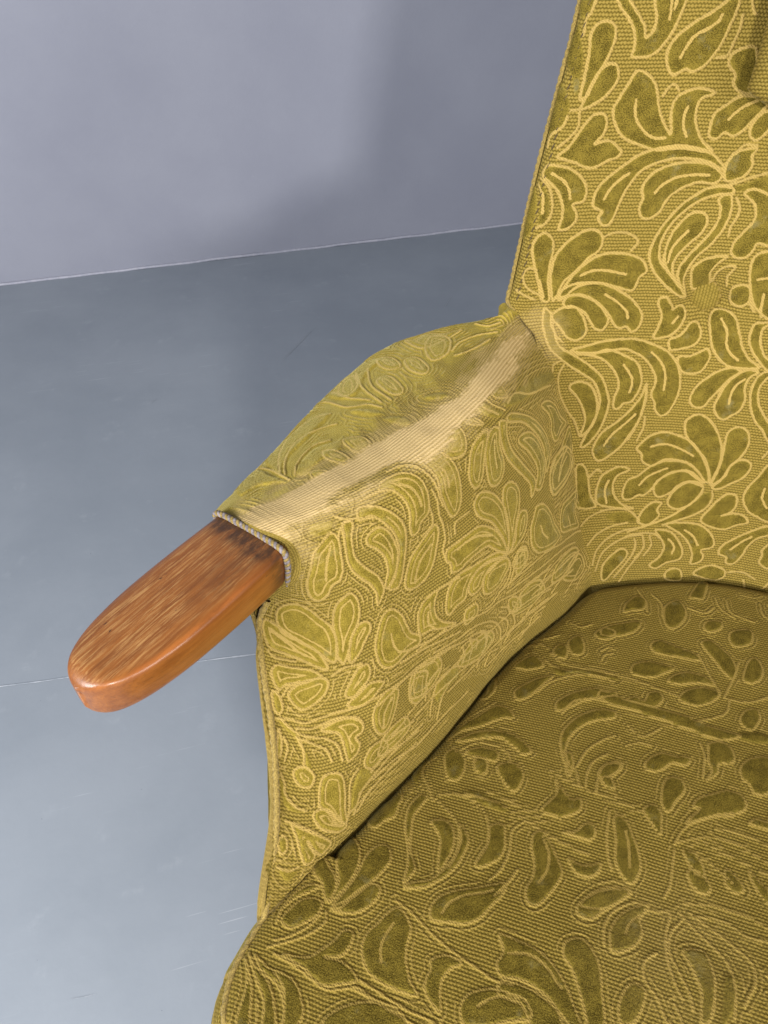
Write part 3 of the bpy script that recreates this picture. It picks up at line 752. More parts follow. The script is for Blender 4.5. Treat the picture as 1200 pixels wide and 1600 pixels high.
ARM_STROKES = """L2454 5611 2471 5442 2370 5329 2370 5194 2504 4957 2237 5036 2053 5216 1986 5431 1803 5622 2120 5634 2320 5667;
L3389 5837 3205 5667 3222 5464 3372 5182 3489 4991 3339 4946 3105 5047 2955 5273 2921 5487 2905 5735 3172 5916 3305 5916;
L3722 4461 3856 4618 3940 4844 3923 5047 3806 5273 3622 5543 3522 5735 3556 5904 3355 5780 3422 5577 3606 5284 3739 5002 3722 4743 3572 4551;
L3372 4506 3038 4765 2838 5013 2688 5284 2654 5487 2704 5701 2921 5837 2905 5656 2854 5487 2905 5261 3038 5013 3205 4788 3522 4585;
L3956 4438 4157 4472 4407 4641 4540 4867 4591 5081 4507 5216 4290 5250 4106 5149 4023 4991 3990 4776 3839 4539;
S4090 4630 4223 4821 4290 5013;
L4106 4370 4490 4370 4774 4472 4958 4630 5075 4821 5008 5013 4841 5025 4641 4878 4440 4664 4257 4517;
L4624 3806 4574 3942 4691 4179 4858 4370 5058 4415 5292 4325 5392 4145 5041 3953;
L1653 5724 1552 5972 1753 6164 1736 6299 2103 6367 2504 6333 2821 6265 2905 6062 2821 5916 2554 5848 2187 5825;
S1970 5961 2370 5995 2604 6164;
L3322 3795 3105 3885 3122 4088 3172 4235 3389 3987;
S3572 3784 3572 4066 3422 4382;
S3789 3716 3789 3987 3656 4325;
S4190 3615 4240 3829 4157 4133;
L4290 3569 4157 3648 4123 3942 4090 4235 4307 4032 4357 3750;
P3689 3772 3589 4167 3472 4382 3656 4415 3906 4179 3940 3818;
P3172 4235 1653 4754 1836 4889 2688 4675 3339 4393;
S1936 4912 2637 4641 2988 4325 3272 4325;
L5876 3716 5509 3806 5375 4100 5325 4382 5325 4641 5375 4867 5459 5058 5592 5171 5759 5171 5876 4979 5943 4731 5893 4539 5909 4348 5926 4054;
S5692 4303 5642 4517 5676 4720;
L7028 3818 6610 3851 6393 3998 6293 4246 6277 4506 6310 4743 6377 4900 6594 4979 6677 5092 6844 5115 6911 4957 6877 4776 6911 4539 6994 4325 7094 4111 7311 4009;
S6811 4111 6644 4314 6577 4517 6544 4709;
S6711 3660 6360 3739 6126 3930 6059 4235 5993 4494 5993 4754 5943 4934;
L8146 4201 7862 4269 7562 4449 7245 4686 7061 4912 7028 5149 7078 5397 7161 5622 7295 5735 7512 5667 7311 5487 7228 5273 7261 5081 7412 4878 7712 4641 7996 4472 8330 4449;
S7996 4054 7528 4009 7211 4043;
L7595 5611 7512 5431 7612 5216 7846 5047 8129 4923 8163 4810 7996 4731 7762 4731 7512 4878 7328 5092 7261 5284 7328 5532 7495 5656;
S6143 4562 6076 4799 6076 5036 6009 5216 5993 5442 6076 5589 6026 5746 5926 5837 5909 5949;
S6327 4799 6260 5013 6310 5137 6594 5205;
L6210 5149 6527 5250 6827 5385 7011 5555 7094 5792 6861 5882 6560 5848 6360 5713 6243 5521 6143 5295;
S6377 5408 6660 5532 6794 5679 6861 5814;
S5726 5453 5659 5295 5275 5273;
L9081 4494 9381 4641 9648 4878 9732 5261 9749 5555 9582 5780 9365 5837 9148 5690 9031 5487 8814 5363 8780 5182 8897 4923 8947 4675;
S9181 4765 9265 5002 9281 5228 9231 5419;
L8730 4393 8797 4686 8714 5002 8530 5216 8280 5352 7979 5498 7829 5656 7812 5803 7645 5679 7662 5566 7829 5397 8213 5205 8497 5013 8597 4709 8497 4427;
S8947 4652 8847 4494 8714 4404;
P9231 4009 8864 4167 8964 4393 9348 4494 9548 4303;
S8730 4100 8647 4269 8363 4404 7946 4528;
L8747 6389 8780 6231 8864 6074 8897 5904 8847 5735 8547 5566 8363 5611 8263 5758 8296 5916 8396 6040 8480 6164 8530 6333 8630 6491;
L8480 6164 8346 5995 8163 5938 8029 5983 8029 6062 8179 6186 8296 6310 8497 6435;
L9699 6130 9465 6040 9148 6062 8914 6096 8780 6231 8747 6389 8797 6525 9081 6513 9365 6547 9648 6581 9815 6378;
L7912 6333 7879 6175 7779 6028 7645 5938 7428 5961 7228 6096 7128 6243 7011 6401 6794 6536 6811 6649 7094 6626 7495 6649 7796 6536;
S7528 6231 7478 6378 7345 6525;
S3422 7551 3806 7506 4123 7461 4340 7382;
S3539 7890 3823 7822 4106 7890 4357 8048;
S3689 8070 4090 8036 4407 8025;
S4073 8375 4407 8431 4674 8487;
S5158 7822 5308 7946;
S5893 7371 5726 7314 5559 7382;
L4424 6310 4490 6074 4624 5837 4757 5667 5008 5487 5108 5340 5091 5216 4908 5149 4724 5194 4524 5340 4374 5577 4323 5814 4340 6062;
L4407 6322 4357 6062 4357 5769 4340 5521 4223 5385 4040 5385 3906 5498 3873 5656 3956 5837 4090 5983 4190 6141 4290 6265;
L4340 6333 4173 6209 4106 6040 3956 5927 3823 5961 3773 6051 3839 6186 3990 6288;
L3639 6795 3773 6592 3773 6423 3722 6277 3572 6164 3455 6096 3222 6175 3055 6401 2988 6638 2838 6987 3071 7021 3372 6931;
S3455 6389 3422 6547 3305 6717;
L4440 6299 4757 6074 4924 5961 5242 5949 5509 5972 5642 6006 5893 5972 5909 5859 6026 5758 5976 5622 5709 5600 5392 5577 5058 5600 4741 5780 4540 6017;
S5726 5701 5475 5667 5141 5713 4774 5871;
L4440 6322 4707 6153 5325 6085 5759 6062 5976 6153 6059 6288 6076 6457 5993 6547 5809 6491 5575 6468 5509 6344 5275 6198 4891 6186;
L4540 6288 4858 6220 5208 6186 5442 6265 5475 6412 5375 6502 5175 6480 5041 6356 4791 6310;
L4457 6367 4691 6299 4908 6288 5075 6389 5108 6604 4974 6705 4724 6705 4557 6604 4440 6513;
S4407 6435 4407 6604 4524 6773 4757 6874 4974 6953 5125 6953;
S4257 6480 4357 6694 4540 6931;
L4207 6468 4040 6468 3923 6570 3956 6705 4106 6795 4273 6807;
S6877 6728 6226 6750 5625 6852 5158 7010 4791 7055 4390 7213 3956 7258 3355 7337;
S6477 6976 5842 7089 5442 7134 5058 7393 4941 7766 5008 8014;
L4624 7461 4557 7235 4407 7303 4340 7529 4424 7687 4557 7653;
L5659 6908 5609 6694 5459 6671 5325 6694 5325 6852 5459 6942;
L6761 6536 6811 6356 6777 6209 6577 6119 6293 6096 6377 6231 6360 6401 6193 6570 5876 6750 6143 6694 6494 6570;
S6560 6299 6560 6457 6410 6581;
S6293 6096 6143 6085 5709 6096;
S4774 7258 4641 7405 4624 7574;
S4891 7427 4741 7720 4824 7991 5025 8036;
S4574 7709 4607 8002 4858 8127;
S5358 7359 5258 7506 5358 7845;
S5625 7314 5492 7495 5559 7675;
S3839 8217 4173 8205 4357 8397;
S4407 8115 4707 8104 4974 8228;
P4173 7630 4006 7393 3756 7269 3706 7529 3923 7811 4157 7923;
S6310 7991 5375 8059 4357 8081 3405 8127;
S6377 7585 5425 7574 4340 7653 3005 7935;
S7178 7867 6410 7788 5642 7901;
S7595 7777 6978 7641 6377 7585;
S4056 7630 3188 7608 1936 7856;
L3038 8002 2621 7833 1986 7912 1820 8273 2487 8341;
S5475 8363 4791 8386 4290 8409;
L5993 7664 5625 7427 5175 7563 5158 7901 5592 7969;
L4591 7698 4257 7326 3806 7371 3706 7754 4123 7878;
S7178 8420 6577 8397 5993 8454;
L7111 7405 6928 7066 6443 7055 6327 7348 6660 7563;
L7912 7912 7745 7664 7295 7641 7195 7923 7562 8002;
S8363 8284 7662 8115 6944 8115;
S8547 8476 7846 8352 7161 8352;
S4741 6852 4273 6863 3722 6908 3339 6976 2637 7258 1703 7517;
S4591 7021 4106 7077 3556 7168 2938 7292 2170 7585;
L3439 7788 3255 7517 2871 7495 2203 7675 2037 7856 2571 7901 3071 7890;
S3889 7720 3556 7438 3071 7405 2337 7608;
S3172 8341 2554 8239 2037 8160;
L2754 6987 2754 6728 2537 6604 2137 6683 1653 6773 1836 6931 1970 7055 1836 7382 2354 7213;
S2387 6920 2320 7156;
S2871 6435 2654 6491;
L2905 6186 2905 6006 2738 5848 2404 5848 2037 5916 1769 6119 1936 6322 2354 6333 2738 6288;
S2587 6175 2354 6062 2037 6062;
L4157 6423 3973 6446 3923 6581 4023 6705 4240 6694 4340 6536;
S3873 6818 4173 6807 4457 6852;
S3556 8025 3155 7935 2571 8025;
S4290 7314 3873 7292 3439 7371;
S2637 8533 2120 8431 1703 8386;
L9949 6615 9832 6559 9548 6547 9281 6525 9081 6513 8914 6592 8897 6660 9064 6705 9298 6739 9565 6795 9849 6818;
S9832 6660 9582 6660 9365 6671 9231 6649;
S9865 6863 9732 6886 9415 6807;
L9832 7021 9715 6942 9515 6897 9331 6841 9148 6784 8981 6773 9098 6852 9365 6987 9598 7066 9732 7134 9815 7089;
L9582 7145 9448 7044 9248 6942 9014 6807 8881 6795 8914 6920 9048 7055 9281 7190 9448 7213;
S9682 7168 9548 7066 9365 6976;
L9865 7168 9749 7179 9715 7258 9799 7314 9882 7281;
S8814 6705 8597 6525 8263 6423;
L8580 6863 8447 6626 8330 6491 8146 6446 8079 6513 8113 6626 8263 6739 8447 6874;
L8547 6987 8313 6818 8063 6694 7762 6762 7912 6841 8129 6942 8363 6999;
S9882 7348 9582 7326 9315 7314 9014 7213 8714 7100 8313 6987 8079 6920;
S9498 7382 9214 7348 8931 7247 8680 7156 8380 7134 8246 7224;
L9031 7337 8714 7190 8430 7145 8246 7235 8263 7348 8396 7405 8313 7506 8363 7630 8547 7698 8597 7585 8647 7438 8747 7337;
S9799 7337 9532 7416 9231 7427 8964 7416 8747 7484 8664 7664;
S9532 7450 9231 7484 8981 7529 8881 7653;
S9498 7461 9415 7574 9448 7698;
P9865 7337 9565 7405 9365 7540 9265 7709 9415 7709 9431 7596 9565 7472 9782 7405;
L9849 7416 9815 7495 9865 7596 9932 7585;
S9765 7472 9715 7540 9799 7641;
L7412 7066 7495 7348 7645 7563 7829 7574 7996 7348 8013 7123 7846 6965 7612 6931;
S7579 7089 7762 7224 7779 7461;
S8063 6931 7645 6931 7178 6999 6861 7044 6176 7134 5726 7247 5442 7314;
S7996 7055 7545 6999 7111 6987 6627 7021 6143 7100 5826 7224;
S7311 6694 6844 6773 6377 6841 5792 6976;
S7328 6525 7044 6626 6594 6717 6126 6739;
L7111 7450 7128 7224 7044 7066 6811 7111 6660 7235 6727 7393 6777 7574 6961 7619;
S6777 7732 6711 7472 6527 7371 6327 7348;
S6777 8127 6627 7811 6477 7585 6226 7551 5976 7664;
S6677 8330 6460 7991 6260 7833;
P6594 7732 6427 7551 6143 7574 5993 7709 6059 7912 6327 7890 6544 8014;
S5509 7303 5325 7438 5275 7687 5392 7878 5542 7991 5659 8149;
S5625 7281 5642 7563 5776 7799;
S5809 7359 5826 7596 5976 7754;
S5141 8228 5325 8138 5525 8307;
S8079 8093 7729 8025 7412 8093 7061 8172;
S8046 8251 7595 8262 7178 8420;
S7662 7799 7378 7822 7094 7901;
L8046 7675 7796 7709 7695 7845 7745 7969 8063 8036 8213 7845;
L9632 7720 9448 7687 9315 7732 9231 7799 9315 7890 9498 7867 9615 7799;
L9131 8115 9131 7923 9048 7811 8881 7788 8697 7856 8630 8059 8630 8352 8597 8566 8747 8533 8947 8262 9081 8160;
L9231 8217 9181 8160 8947 8217 8764 8442 8597 8623 8714 8645 8931 8499 9114 8363;
S9882 7732 9815 7811 9799 7901 9615 8025 9381 8115;
P9916 7743 9815 7833 9782 7923 9582 8048 9348 8149 9665 8070 9865 7957;
S9782 8115 9465 8239 9214 8375 8947 8600;
L9648 8172 9348 8318 9064 8499 8881 8702 8981 8758 9081 8736 9331 8431 9181 8657 9231 8724 9348 8679 9448 8510 9548 8307;
L9899 8262 9815 8228 9732 8284 9715 8375 9815 8375;
S9865 8465 9632 8600 9465 8645;
P9849 8487 9482 8679 9532 8736 9682 8702;
S8013 8172 8296 8284 8463 8566;
S7812 8352 8163 8409 8396 8566;
S8346 7878 8513 8025 8547 8409 8580 8578;
P8313 7901 8029 8138 8296 8284 8480 8555 8530 8228;
S6777 2159 6494 2599 6026 2780 5776 2915;
S6494 2159 6327 2520 5926 2757;
L6410 2396 6193 2205 5926 2306 5976 2509 6260 2520;
S5842 2295 5909 2588 5726 2870;
S5575 2385 5709 2644 5492 2915;
L5275 2351 4958 2475 4841 2644 5058 2644 5275 2520;
L5559 2633 5242 2678 5091 2893 5275 2915 5475 2802;
L4674 2611 4357 2656 4223 2836 4424 2881 4691 2746;
L3940 2509 3656 2396 3339 2588 3589 2780 4006 2780 4073 2644;
S3455 2780 3122 2712 2671 2757 2320 2926;
S3472 2859 3005 2926 2571 2960;
S2587 2419 2404 2644 2103 2723;
L4374 2250 4140 2329 3706 2272 3405 2430 2955 2475 3389 2565 4123 2554;
P6560 2159 5926 2159 5459 2193 5191 2419 5642 2453 6059 2588 6477 2464;
S8480 2735 8213 2475 7796 2283 7311 2340 6827 2543;
S8413 2791 8179 2611 7779 2498 7278 2588 6844 2712;
S8263 2893 8046 2780 7595 2735 7195 2825;
P8330 2159 7762 2238 7261 2283 6827 2543 7412 2588 8096 2611 8480 2735 8513 2464;
L8063 3141 7979 3028 7729 3118 7579 3344 7829 3502 8063 3333;
P8230 2870 7662 2780 7145 2881 6894 2881 7128 3005 7579 2972 8096 3017;
L7478 2893 7211 3017 7145 3152 7295 3175 7512 3005;
L6961 2926 6577 3039 6544 3152 6877 3141 6978 3028;
S8647 2159 8530 2543 8430 2904;
P9231 2159 8697 2159 8613 2622 8497 2915 8997 2644 9448 2532;
P9832 2565 9615 2972 9682 3592 9815 4201 9966 4167 9765 3366;
P5943 3005 5408 3163 5358 3287 5642 3220;
P4791 3096 4307 3175 4106 3310 4507 3220;
P6477 2690 6093 2825 5776 3005 6193 2881;
S234 4709 1202 4889 1586 5036 1686 5261 1436 5521 1135 5713 885 5972;
S1636 4765 1335 4686;
L334 6908 284 6649 534 6480 1085 6401 1519 6423 1703 6717 1920 6897 1436 7145;
S785 7371 1653 7438;
S200 8048 1118 8363"""
SEAT_STROKES = """L402 5188 268 5008 134 4926 45 4745 101 4663 223 4761 346 4860 447 5024 458 5205;
L469 5221 436 4942 257 4646 0 3990 123 3957 358 4203 503 4614 536 4893 503 5106;
L525 5254 548 5024 559 4761 514 4417 525 4105 648 4039 782 4269 793 4581 737 4876 659 5106 615 5270;
L525 5303 615 5155 693 4926 782 4811 883 4844 905 5008 827 5205 693 5303;
L201 6124 168 5861 179 5402 291 5254 402 5270 447 5467 413 5796 335 6157;
S503 5385 570 5615 525 6108 380 6485 212 6830;
S469 5435 458 5976 346 6403 235 6617;
L626 6633 704 6403 782 6042 793 5664 894 5632 950 5976 927 6288 782 6469 950 6403 1106 6502 1162 6633 1039 6814 905 6994 771 6978 626 6863 391 6830;
S302 6896 514 6912 704 6978 916 7044 1084 6863 1184 6715;
L134 7142 302 7241 458 7191 626 7224 737 7405 827 7750 749 8209 670 8127 626 7750 480 7454 279 7372;
L67 7175 201 7372 380 7503 514 7832 615 8406 480 8636 425 7979 268 7618;
L56 7306 201 7651 279 8045 324 8899 168 9145 201 8144 168 7684;
S391 7273 548 7438 626 7782;
S1184 6715 1386 6781 1609 6748;
L1028 7651 1106 7273 1274 6962 1464 6797 1620 6781 1743 6929 1576 7290 1263 7635;
L123 5353 101 5697 156 6173 89 5714 78 5336 145 5106 268 5073;
L1162 5008 1285 5073 1397 5221 1441 5484 1520 5845 1631 6190 1754 6387 1598 6453 1386 6453 1218 6338 1084 6009 1017 5533 1062 5270 1095 5106;
S1207 5221 1196 5418 1229 5747 1307 6075;
L1531 5008 1475 4876 1497 4712 1609 4548 1777 4351 1922 4154 2067 4039 2090 4302 2045 4581 1989 4794 1877 4926 1721 4975 1609 5008;
S1609 4909 1631 4745 1743 4564 1911 4384 1978 4252;
S1095 4926 1307 5008 1509 5123 1721 5238 1944 5336 2168 5418 2358 5500 2525 5467;
L1721 5582 1799 5418 1911 5385 2000 5435 1922 5615 1911 5944 1944 6206 2000 6502 1888 6403 1788 6223 1766 5976 1766 5779;
L2179 6387 2157 6206 2190 5976 2291 5763 2391 5664 2559 5648 2682 5664 2782 5960 2592 6190 2458 6370 2257 6535;
S2302 6157 2369 5960 2470 5763 2615 5763;
S1196 6584 1464 6650 1710 6699 1944 6699 2056 6781;
S1173 6765 1441 6830 1687 6863 1866 6896;
L2235 4909 2414 4909 2648 4942 2849 5057 3017 5254 3173 5582 3296 5960 3118 5944 2950 5550 2749 5385 2537 5353 2402 5402 2313 5254 2335 5090;
S2380 5090 2581 5024 2771 5090 2961 5270;
L2414 5467 2592 5418 2794 5467 3006 5632 3162 5993 2883 6223 2659 5763 2447 5763;
L2872 4729 3006 4614 3151 4712 3263 4909 3330 5155 3408 5517 3341 5878 3263 5632 3173 5336 3028 5041 2894 4893;
L2905 4154 2872 3990 2984 3842 3140 3760 3363 3727 3263 3842 3140 3973 3039 4154;
L3296 4515 3263 4236 3308 3973 3430 3842 3576 3793 3520 3924 3576 4105 3520 4433 3419 4597 3330 4630;
S3419 4220 3430 4023 3509 3891;
L3553 5418 3498 5221 3531 5008 3609 4909 3710 4958 3710 5123 3654 5353;
S3576 3776 3397 3809 3229 3957 3196 4236 3241 4581;
S3542 3826 3676 3809 3810 3793 3810 3990 3866 4449 3956 4729 4056 4893;
S3956 3793 3855 3973 3889 4335 4012 4630 4112 4811 4168 4975;
L4056 4302 4000 4154 4101 4072 4235 4088 4313 4384 4347 4712 4324 5008 4246 5041 4224 4761 4146 4548;
S3900 3760 4101 3858 4336 3990 4470 4170 4537 4614 4537 4909;
S4012 3743 4269 3809 4548 3908 4693 4023 4716 4351 4626 4729;
S3933 3694 4269 3645 4615 3645 4838 3678;
S4101 3743 4403 3727 4626 3776 4850 3760;
P4436 4384 4537 4302 4548 4729 4481 4975 4425 5008;
L3956 3481 4112 3497 4202 3546 4146 3596 4012 3579 3922 3514;
L4347 3415 4492 3448 4570 3497 4481 3530 4358 3497;
L4615 3382 4760 3432 4850 3464 4838 3530 4693 3464;
L235 3826 67 3678 112 3612 212 3579 324 3546 391 3629 447 3711 380 3776 346 3858;
S11 3612 0 3497 0 3399 402 3514;
L525 3514 525 3629 659 3776 849 3957 972 4220 1073 4663 1095 4351 972 4088 771 3809 648 3661 637 3530;
L883 3678 1028 3645 1196 3694 1307 3809 1341 3973 1352 4236 1240 3973 1140 3809 1006 3727;
S737 3514 1073 3596 1285 3694 1386 3826 1419 4072;
L1229 3645 1419 3727 1475 3875 1464 4138 1352 4564 1218 4696 1106 4729 1140 4646 1319 4466 1386 4072 1374 3826;
S726 3481 950 3448 1196 3464 1397 3514 1542 3596 1643 3694 1643 3793 1643 3908;
L1564 3596 1698 3563 1788 3629 1855 3711 1855 3809 1743 3924 1665 3940 1654 3858 1654 3727;
S1039 3432 1408 3432 1609 3448;
P737 3481 950 3432 1263 3464 1643 3481 1609 3448 1386 3415 1095 3399;
S726 3530 536 3448 358 3382 268 3300 324 3234;
L659 3349 469 3251 413 3185 503 3152 659 3185 782 3251 827 3333 760 3366;
L972 3267 838 3202 872 3169 1017 3185 1106 3267;
P179 3366 0 3185 0 3103 201 3234 324 3382 369 3448;
S123 1970 447 2003 670 1921;
S78 2200 112 2052 480 2102;
S626 1724 916 1757 1073 1691;
L1296 1822 1352 1724 1620 1740 1665 1839 1475 1872;
S1654 2020 1743 1954 1866 1970;
S1788 2118 1766 2052 1900 2020;
S302 2118 492 2069 704 2102;
S0 2512 0 2430 11 2364;
S123 2972 257 2923 413 2824 559 2726;
S11 2676 123 2840 101 2923;
S838 2233 1050 2282 1386 2299;
S1643 2693 1721 2578 1900 2528 2168 2496;
L279 3087 380 3005 615 2923 805 2840 983 2808 771 2742 581 2758 425 2873 302 2972;
L413 3087 581 2988 860 2939 1095 2939 1363 2988 1509 3037 1419 3070 1252 3037 983 2988 737 3021 548 3070;
S525 3169 693 3070 950 3054 1207 3087 1307 3136;
L648 3152 838 3087 1084 3103 1117 3169 950 3169;
S436 3136 872 3202;
S1084 2561 1162 2463 1330 2381 1587 2315 1944 2299 2201 2315;
L860 2660 737 2594 827 2512 972 2430 1173 2381 1117 2463 1062 2545 995 2627;
S827 2151 1084 2217 1430 2249 1777 2233 2145 2249;
P1095 2315 1531 2266 2157 2266 2190 2299 1564 2299 1307 2364;
L860 2134 838 2036 1028 2052 1151 2167 1039 2184;
L961 1987 1028 1888 1252 1970 1374 2085 1218 2118;
L1475 2611 1576 2528 1754 2463 2000 2414 2280 2414 2313 2446 2067 2496 1844 2561 1687 2643 1553 2676;
L436 2364 480 2282 592 2217 894 2299 749 2364 581 2381;
L1810 2890 1810 2775 1922 2676 2145 2594 2402 2578 2447 2627 2212 2676 2011 2758 1922 2873 1955 3005;
S2201 3054 2235 2923 2380 2824 2548 2758;
L2548 3087 2525 3021 2637 2955 2771 2939 2738 3037;
L1933 2988 2034 2972 2134 3037 2157 3120 2023 3054;
L67 2446 11 2348 302 2512 413 2627 369 2709 279 2693 335 2643;
L2380 1231 2324 985 2470 821 2659 854 2838 1034 2861 1313 2727 1511 2514 1461;
S1833 772 2201 936 2369 1281;
S1441 739 1821 936 1989 1231;
L1441 1822 1363 1708 1643 1593 1978 1511 2000 1675 1754 1790;
L2559 1888 2458 1806 2581 1740 3017 1773 3375 1806 3464 1872 3095 1888 2749 1905;
L3397 1625 3553 1576 3810 1642 4079 1757 4202 1888 4157 1987 3978 1937 3777 1839 3498 1708;
L2380 2167 2380 2085 2615 2020 2861 2020 3073 2036 2928 2118 2771 2184 2481 2200;
L3073 2184 3129 2102 3341 2036 3654 2036 3877 2102 3598 2118 3274 2184;
L3341 2315 3442 2217 3710 2151 3978 2167 3889 2266 3643 2348 3430 2348;
L2805 2430 2827 2348 2972 2315 3084 2364 3028 2446 2883 2463 2525 2463 2637 2414;
L4403 1740 4537 1675 4682 1773 4671 1905 4503 1987 4347 1954;
L3933 1461 3989 1281 4324 1149 4425 1264 4391 1478 4079 1576;
L3352 1379 3375 1182 3676 1100 3710 1281 3531 1428;
S1900 2233 2414 2249 2939 2282 3330 2299;
L2078 2430 2570 2463 3039 2463 3498 2463 3956 2496 4403 2496 4090 2578 3587 2561 3129 2545 2615 2528 2145 2512;
S4067 2200 4190 1937 4224 1773;
S4090 2200 4470 2184 4816 2085;
S4168 2217 4146 2331 3944 2414 3687 2479;
S3978 2151 3710 1987 3419 1790;
L4380 2381 4459 2266 4648 2233 4693 2315 4570 2430;
S3676 657 3877 837 4436 919;
S3386 657 3598 805 3978 936;
L2760 690 2939 279 3106 673 2928 722;
S2827 919 3252 969 3430 805;
S4526 591 4604 722 4749 788;
L1497 1363 1430 1100 1531 870 1821 936 1866 1182 1654 1281;
S1274 3382 1564 3399 1877 3432 2145 3464;
S1911 3497 1833 3579 1922 3711 1944 3875 1888 4072;
S2067 3037 2101 3120 2235 3152;
S1978 2988 2078 3054 2212 3087 2324 3169;
S2425 3169 2369 3070 2402 2972 2537 2906;
S2838 3284 2894 3415 2995 3546 3095 3629;
S2112 3842 2078 4039 2023 4384;
L2905 4006 2939 3858 3051 3776 3207 3727 3352 3727 3274 3826 3118 3957;
S3006 3743 3162 3694 3341 3711;
L1184 3202 1341 3152 1531 3185 1609 3251 1598 3333 1419 3300;
L2011 3185 2145 3234 2313 3284 2436 3267 2481 3333 2347 3399 2168 3415 2034 3399 2078 3333 2112 3267;
L2548 3464 2592 3415 2704 3399 2771 3448 2727 3497 2604 3497 2402 3497;
L2157 3530 2302 3579 2425 3645 2570 3743 2581 3842 2537 4023 2458 4285 2369 4252 2291 4023 2302 3875 2257 3760 2134 3645 2090 3563;
S2201 3563 2358 3661 2414 3776 2391 3908;
L2581 3645 2715 3661 2838 3645 2950 3612 2950 3678 2861 3727 2727 3727;
L2916 3317 3073 3317 3185 3382 3330 3481 3397 3579 3341 3678 3218 3645 3095 3563 3017 3432;
S3106 3382 3196 3464 3274 3579;
S1888 3136 2302 3185 2671 3202 3028 3218 3207 3234;
S2592 3202 2537 3087 2570 2988 2782 2939;
L2537 3070 2570 2988 2749 2939 2794 2988 2704 3054 2805 3136 2671 3136;
S1710 3464 2090 3514 2458 3563 2782 3579;
L3106 2923 3129 2857 3296 2791 3475 2791 3632 2775 3710 2791 3632 2840 3475 2840 3352 2906 3229 2939;
L3978 2890 4034 2824 3967 2758 3944 2676 3944 2627 4101 2594 4257 2611 4336 2676 4291 2726 4123 2758 4112 2824;
S3922 2890 3911 2808 3900 2726 3810 2643;
L3408 3005 3453 2955 3609 2939 3699 2988 3687 3037 3620 3103 3553 3185 3453 3152 3419 3087;
L3944 3103 3855 3103 3900 3037 4101 2972 4280 2923 4447 2923 4537 2972 4492 3037 4291 3087 4134 3120 4000 3169 3799 3218;
S3710 3366 3777 3267 3933 3185 4168 3120 4380 3087;
S3743 3349 3922 3300 4079 3267 4280 3251 4492 3251 4693 3284 4838 3300;
S4168 3202 4391 3185 4637 3185 4838 3202;
S3922 3382 4079 3399 4246 3432 4436 3481;
L3822 3382 3944 3382 4067 3432 4112 3497 4023 3497 3911 3448;
S4157 3317 4347 3333 4559 3349 4850 3366;
L3241 3218 3341 3169 3464 3202 3498 3267 3520 3333 3375 3284;
L4436 2742 4559 2660 4838 2611 4973 2726 4838 2857 4660 2890 4570 2840 4470 2808;
P4291 2512 4559 2446 4838 2430 4838 2496 4570 2528;
L2145 7782 2246 7536 2347 7191 2447 6994 2548 7044 2548 7290 2447 7585 2313 7733;
L1676 8620 1710 8423 1777 7979 1911 7782 2045 7733 2045 7979 1944 8324 1810 8620;
S2112 7881 2145 8127 2011 8521 1810 8965 1542 9408;
S2078 7930 1978 8423 1810 8866 1643 9112;
L2045 9063 2179 8768 2280 8423 2347 8127 2447 8078 2447 8324 2414 8620 2246 8817 2414 8718 2548 8817 2615 8965 2447 9211 2246 9457 2112 9408 2011 9309 1743 9359;
S1643 9408 1877 9359 2045 9457 2246 9506 2481 9260 2615 9063;
S2615 9063 2816 9112 3051 9063;
L1743 7930 1643 8324 1643 8669 1643 8324 1710 7930 1810 7536 1944 7487;
L2782 7241 2916 7339 2984 7536 3017 7832 3051 8127 3118 8423 3218 8620 3051 8718 2849 8718 2682 8620 2581 8324 2581 7930 2682 7635 2715 7388;
S2816 7536 2782 7782 2749 8127 2816 8374;
L3151 7241 3118 7044 3151 6797 3285 6600 3453 6403 3620 6206 3755 6059 3755 6354 3687 6600 3620 6896 3486 7093 3319 7142 3218 7241;
S3218 7093 3285 6847 3386 6600 3587 6403 3654 6305;
S2749 7142 2950 7241 3118 7388 3319 7536 3520 7635 3721 7733 3889 7782 4056 7733;
L3252 7930 3352 7733 3486 7684 3553 7733 3453 7930 3419 8177 3419 8423 3453 8768 3352 8620 3252 8472 3252 8226 3285 8078;
L3654 8620 3620 8423 3687 8226 3788 8029 3922 7930 4090 7930 4190 7930 4257 8177 4056 8374 3922 8571 3721 8768;
S3788 8374 3855 8177 3989 8029 4123 8029;
S2648 8915 2916 8965 3151 9014 3386 8965 3486 9063;
S2581 9112 2849 9162 3118 9162 3285 9211;
L3822 7044 3989 7044 4224 7093 4391 7241 4559 7487 4693 7881 4794 8177 4593 8177 4459 7832 4291 7684 4090 7635 3956 7684 3855 7536 3922 7290;
S3956 7290 4157 7191 4324 7290 4492 7536;
L3956 7782 4123 7684 4324 7733 4526 7881 4660 8226 4358 8423 4157 8029 3956 8029;
L4459 6748 4593 6600 4727 6748 4794 7044 4861 7388 4894 7782 4827 8127 4760 7881 4693 7585 4559 7191 4459 6994;
L4526 6206 4492 5960 4626 5615 4794 5418 4995 5320 4894 5615 4760 5960 4660 6206;
L4861 6502 4861 6305 4928 5960 5028 5615 5196 5517 5129 5812 5162 6157 5095 6453 4961 6600 4894 6650;
S4995 6256 5028 6009 5095 5763;
S5196 5467 5028 5517 4827 5911 4794 6305 4794 6600;
S2682 2660 2950 2709 3185 2611;
S2749 2808 2950 2758 3118 2758;
L4961 2217 4961 2118 5129 2020 5297 2020 5364 2118 5330 2266 5162 2364 5028 2315;
L4827 3054 4894 2955 5028 2955 5129 3005 5028 3054 4894 3103 4593 3103 4693 3054;
S3822 5615 3755 6059 3687 6403;
L4526 6009 4593 5664 4693 5467 4861 5320 4995 5320 4894 5566 4727 5911;
S4660 5369 4827 5270 4995 5320;
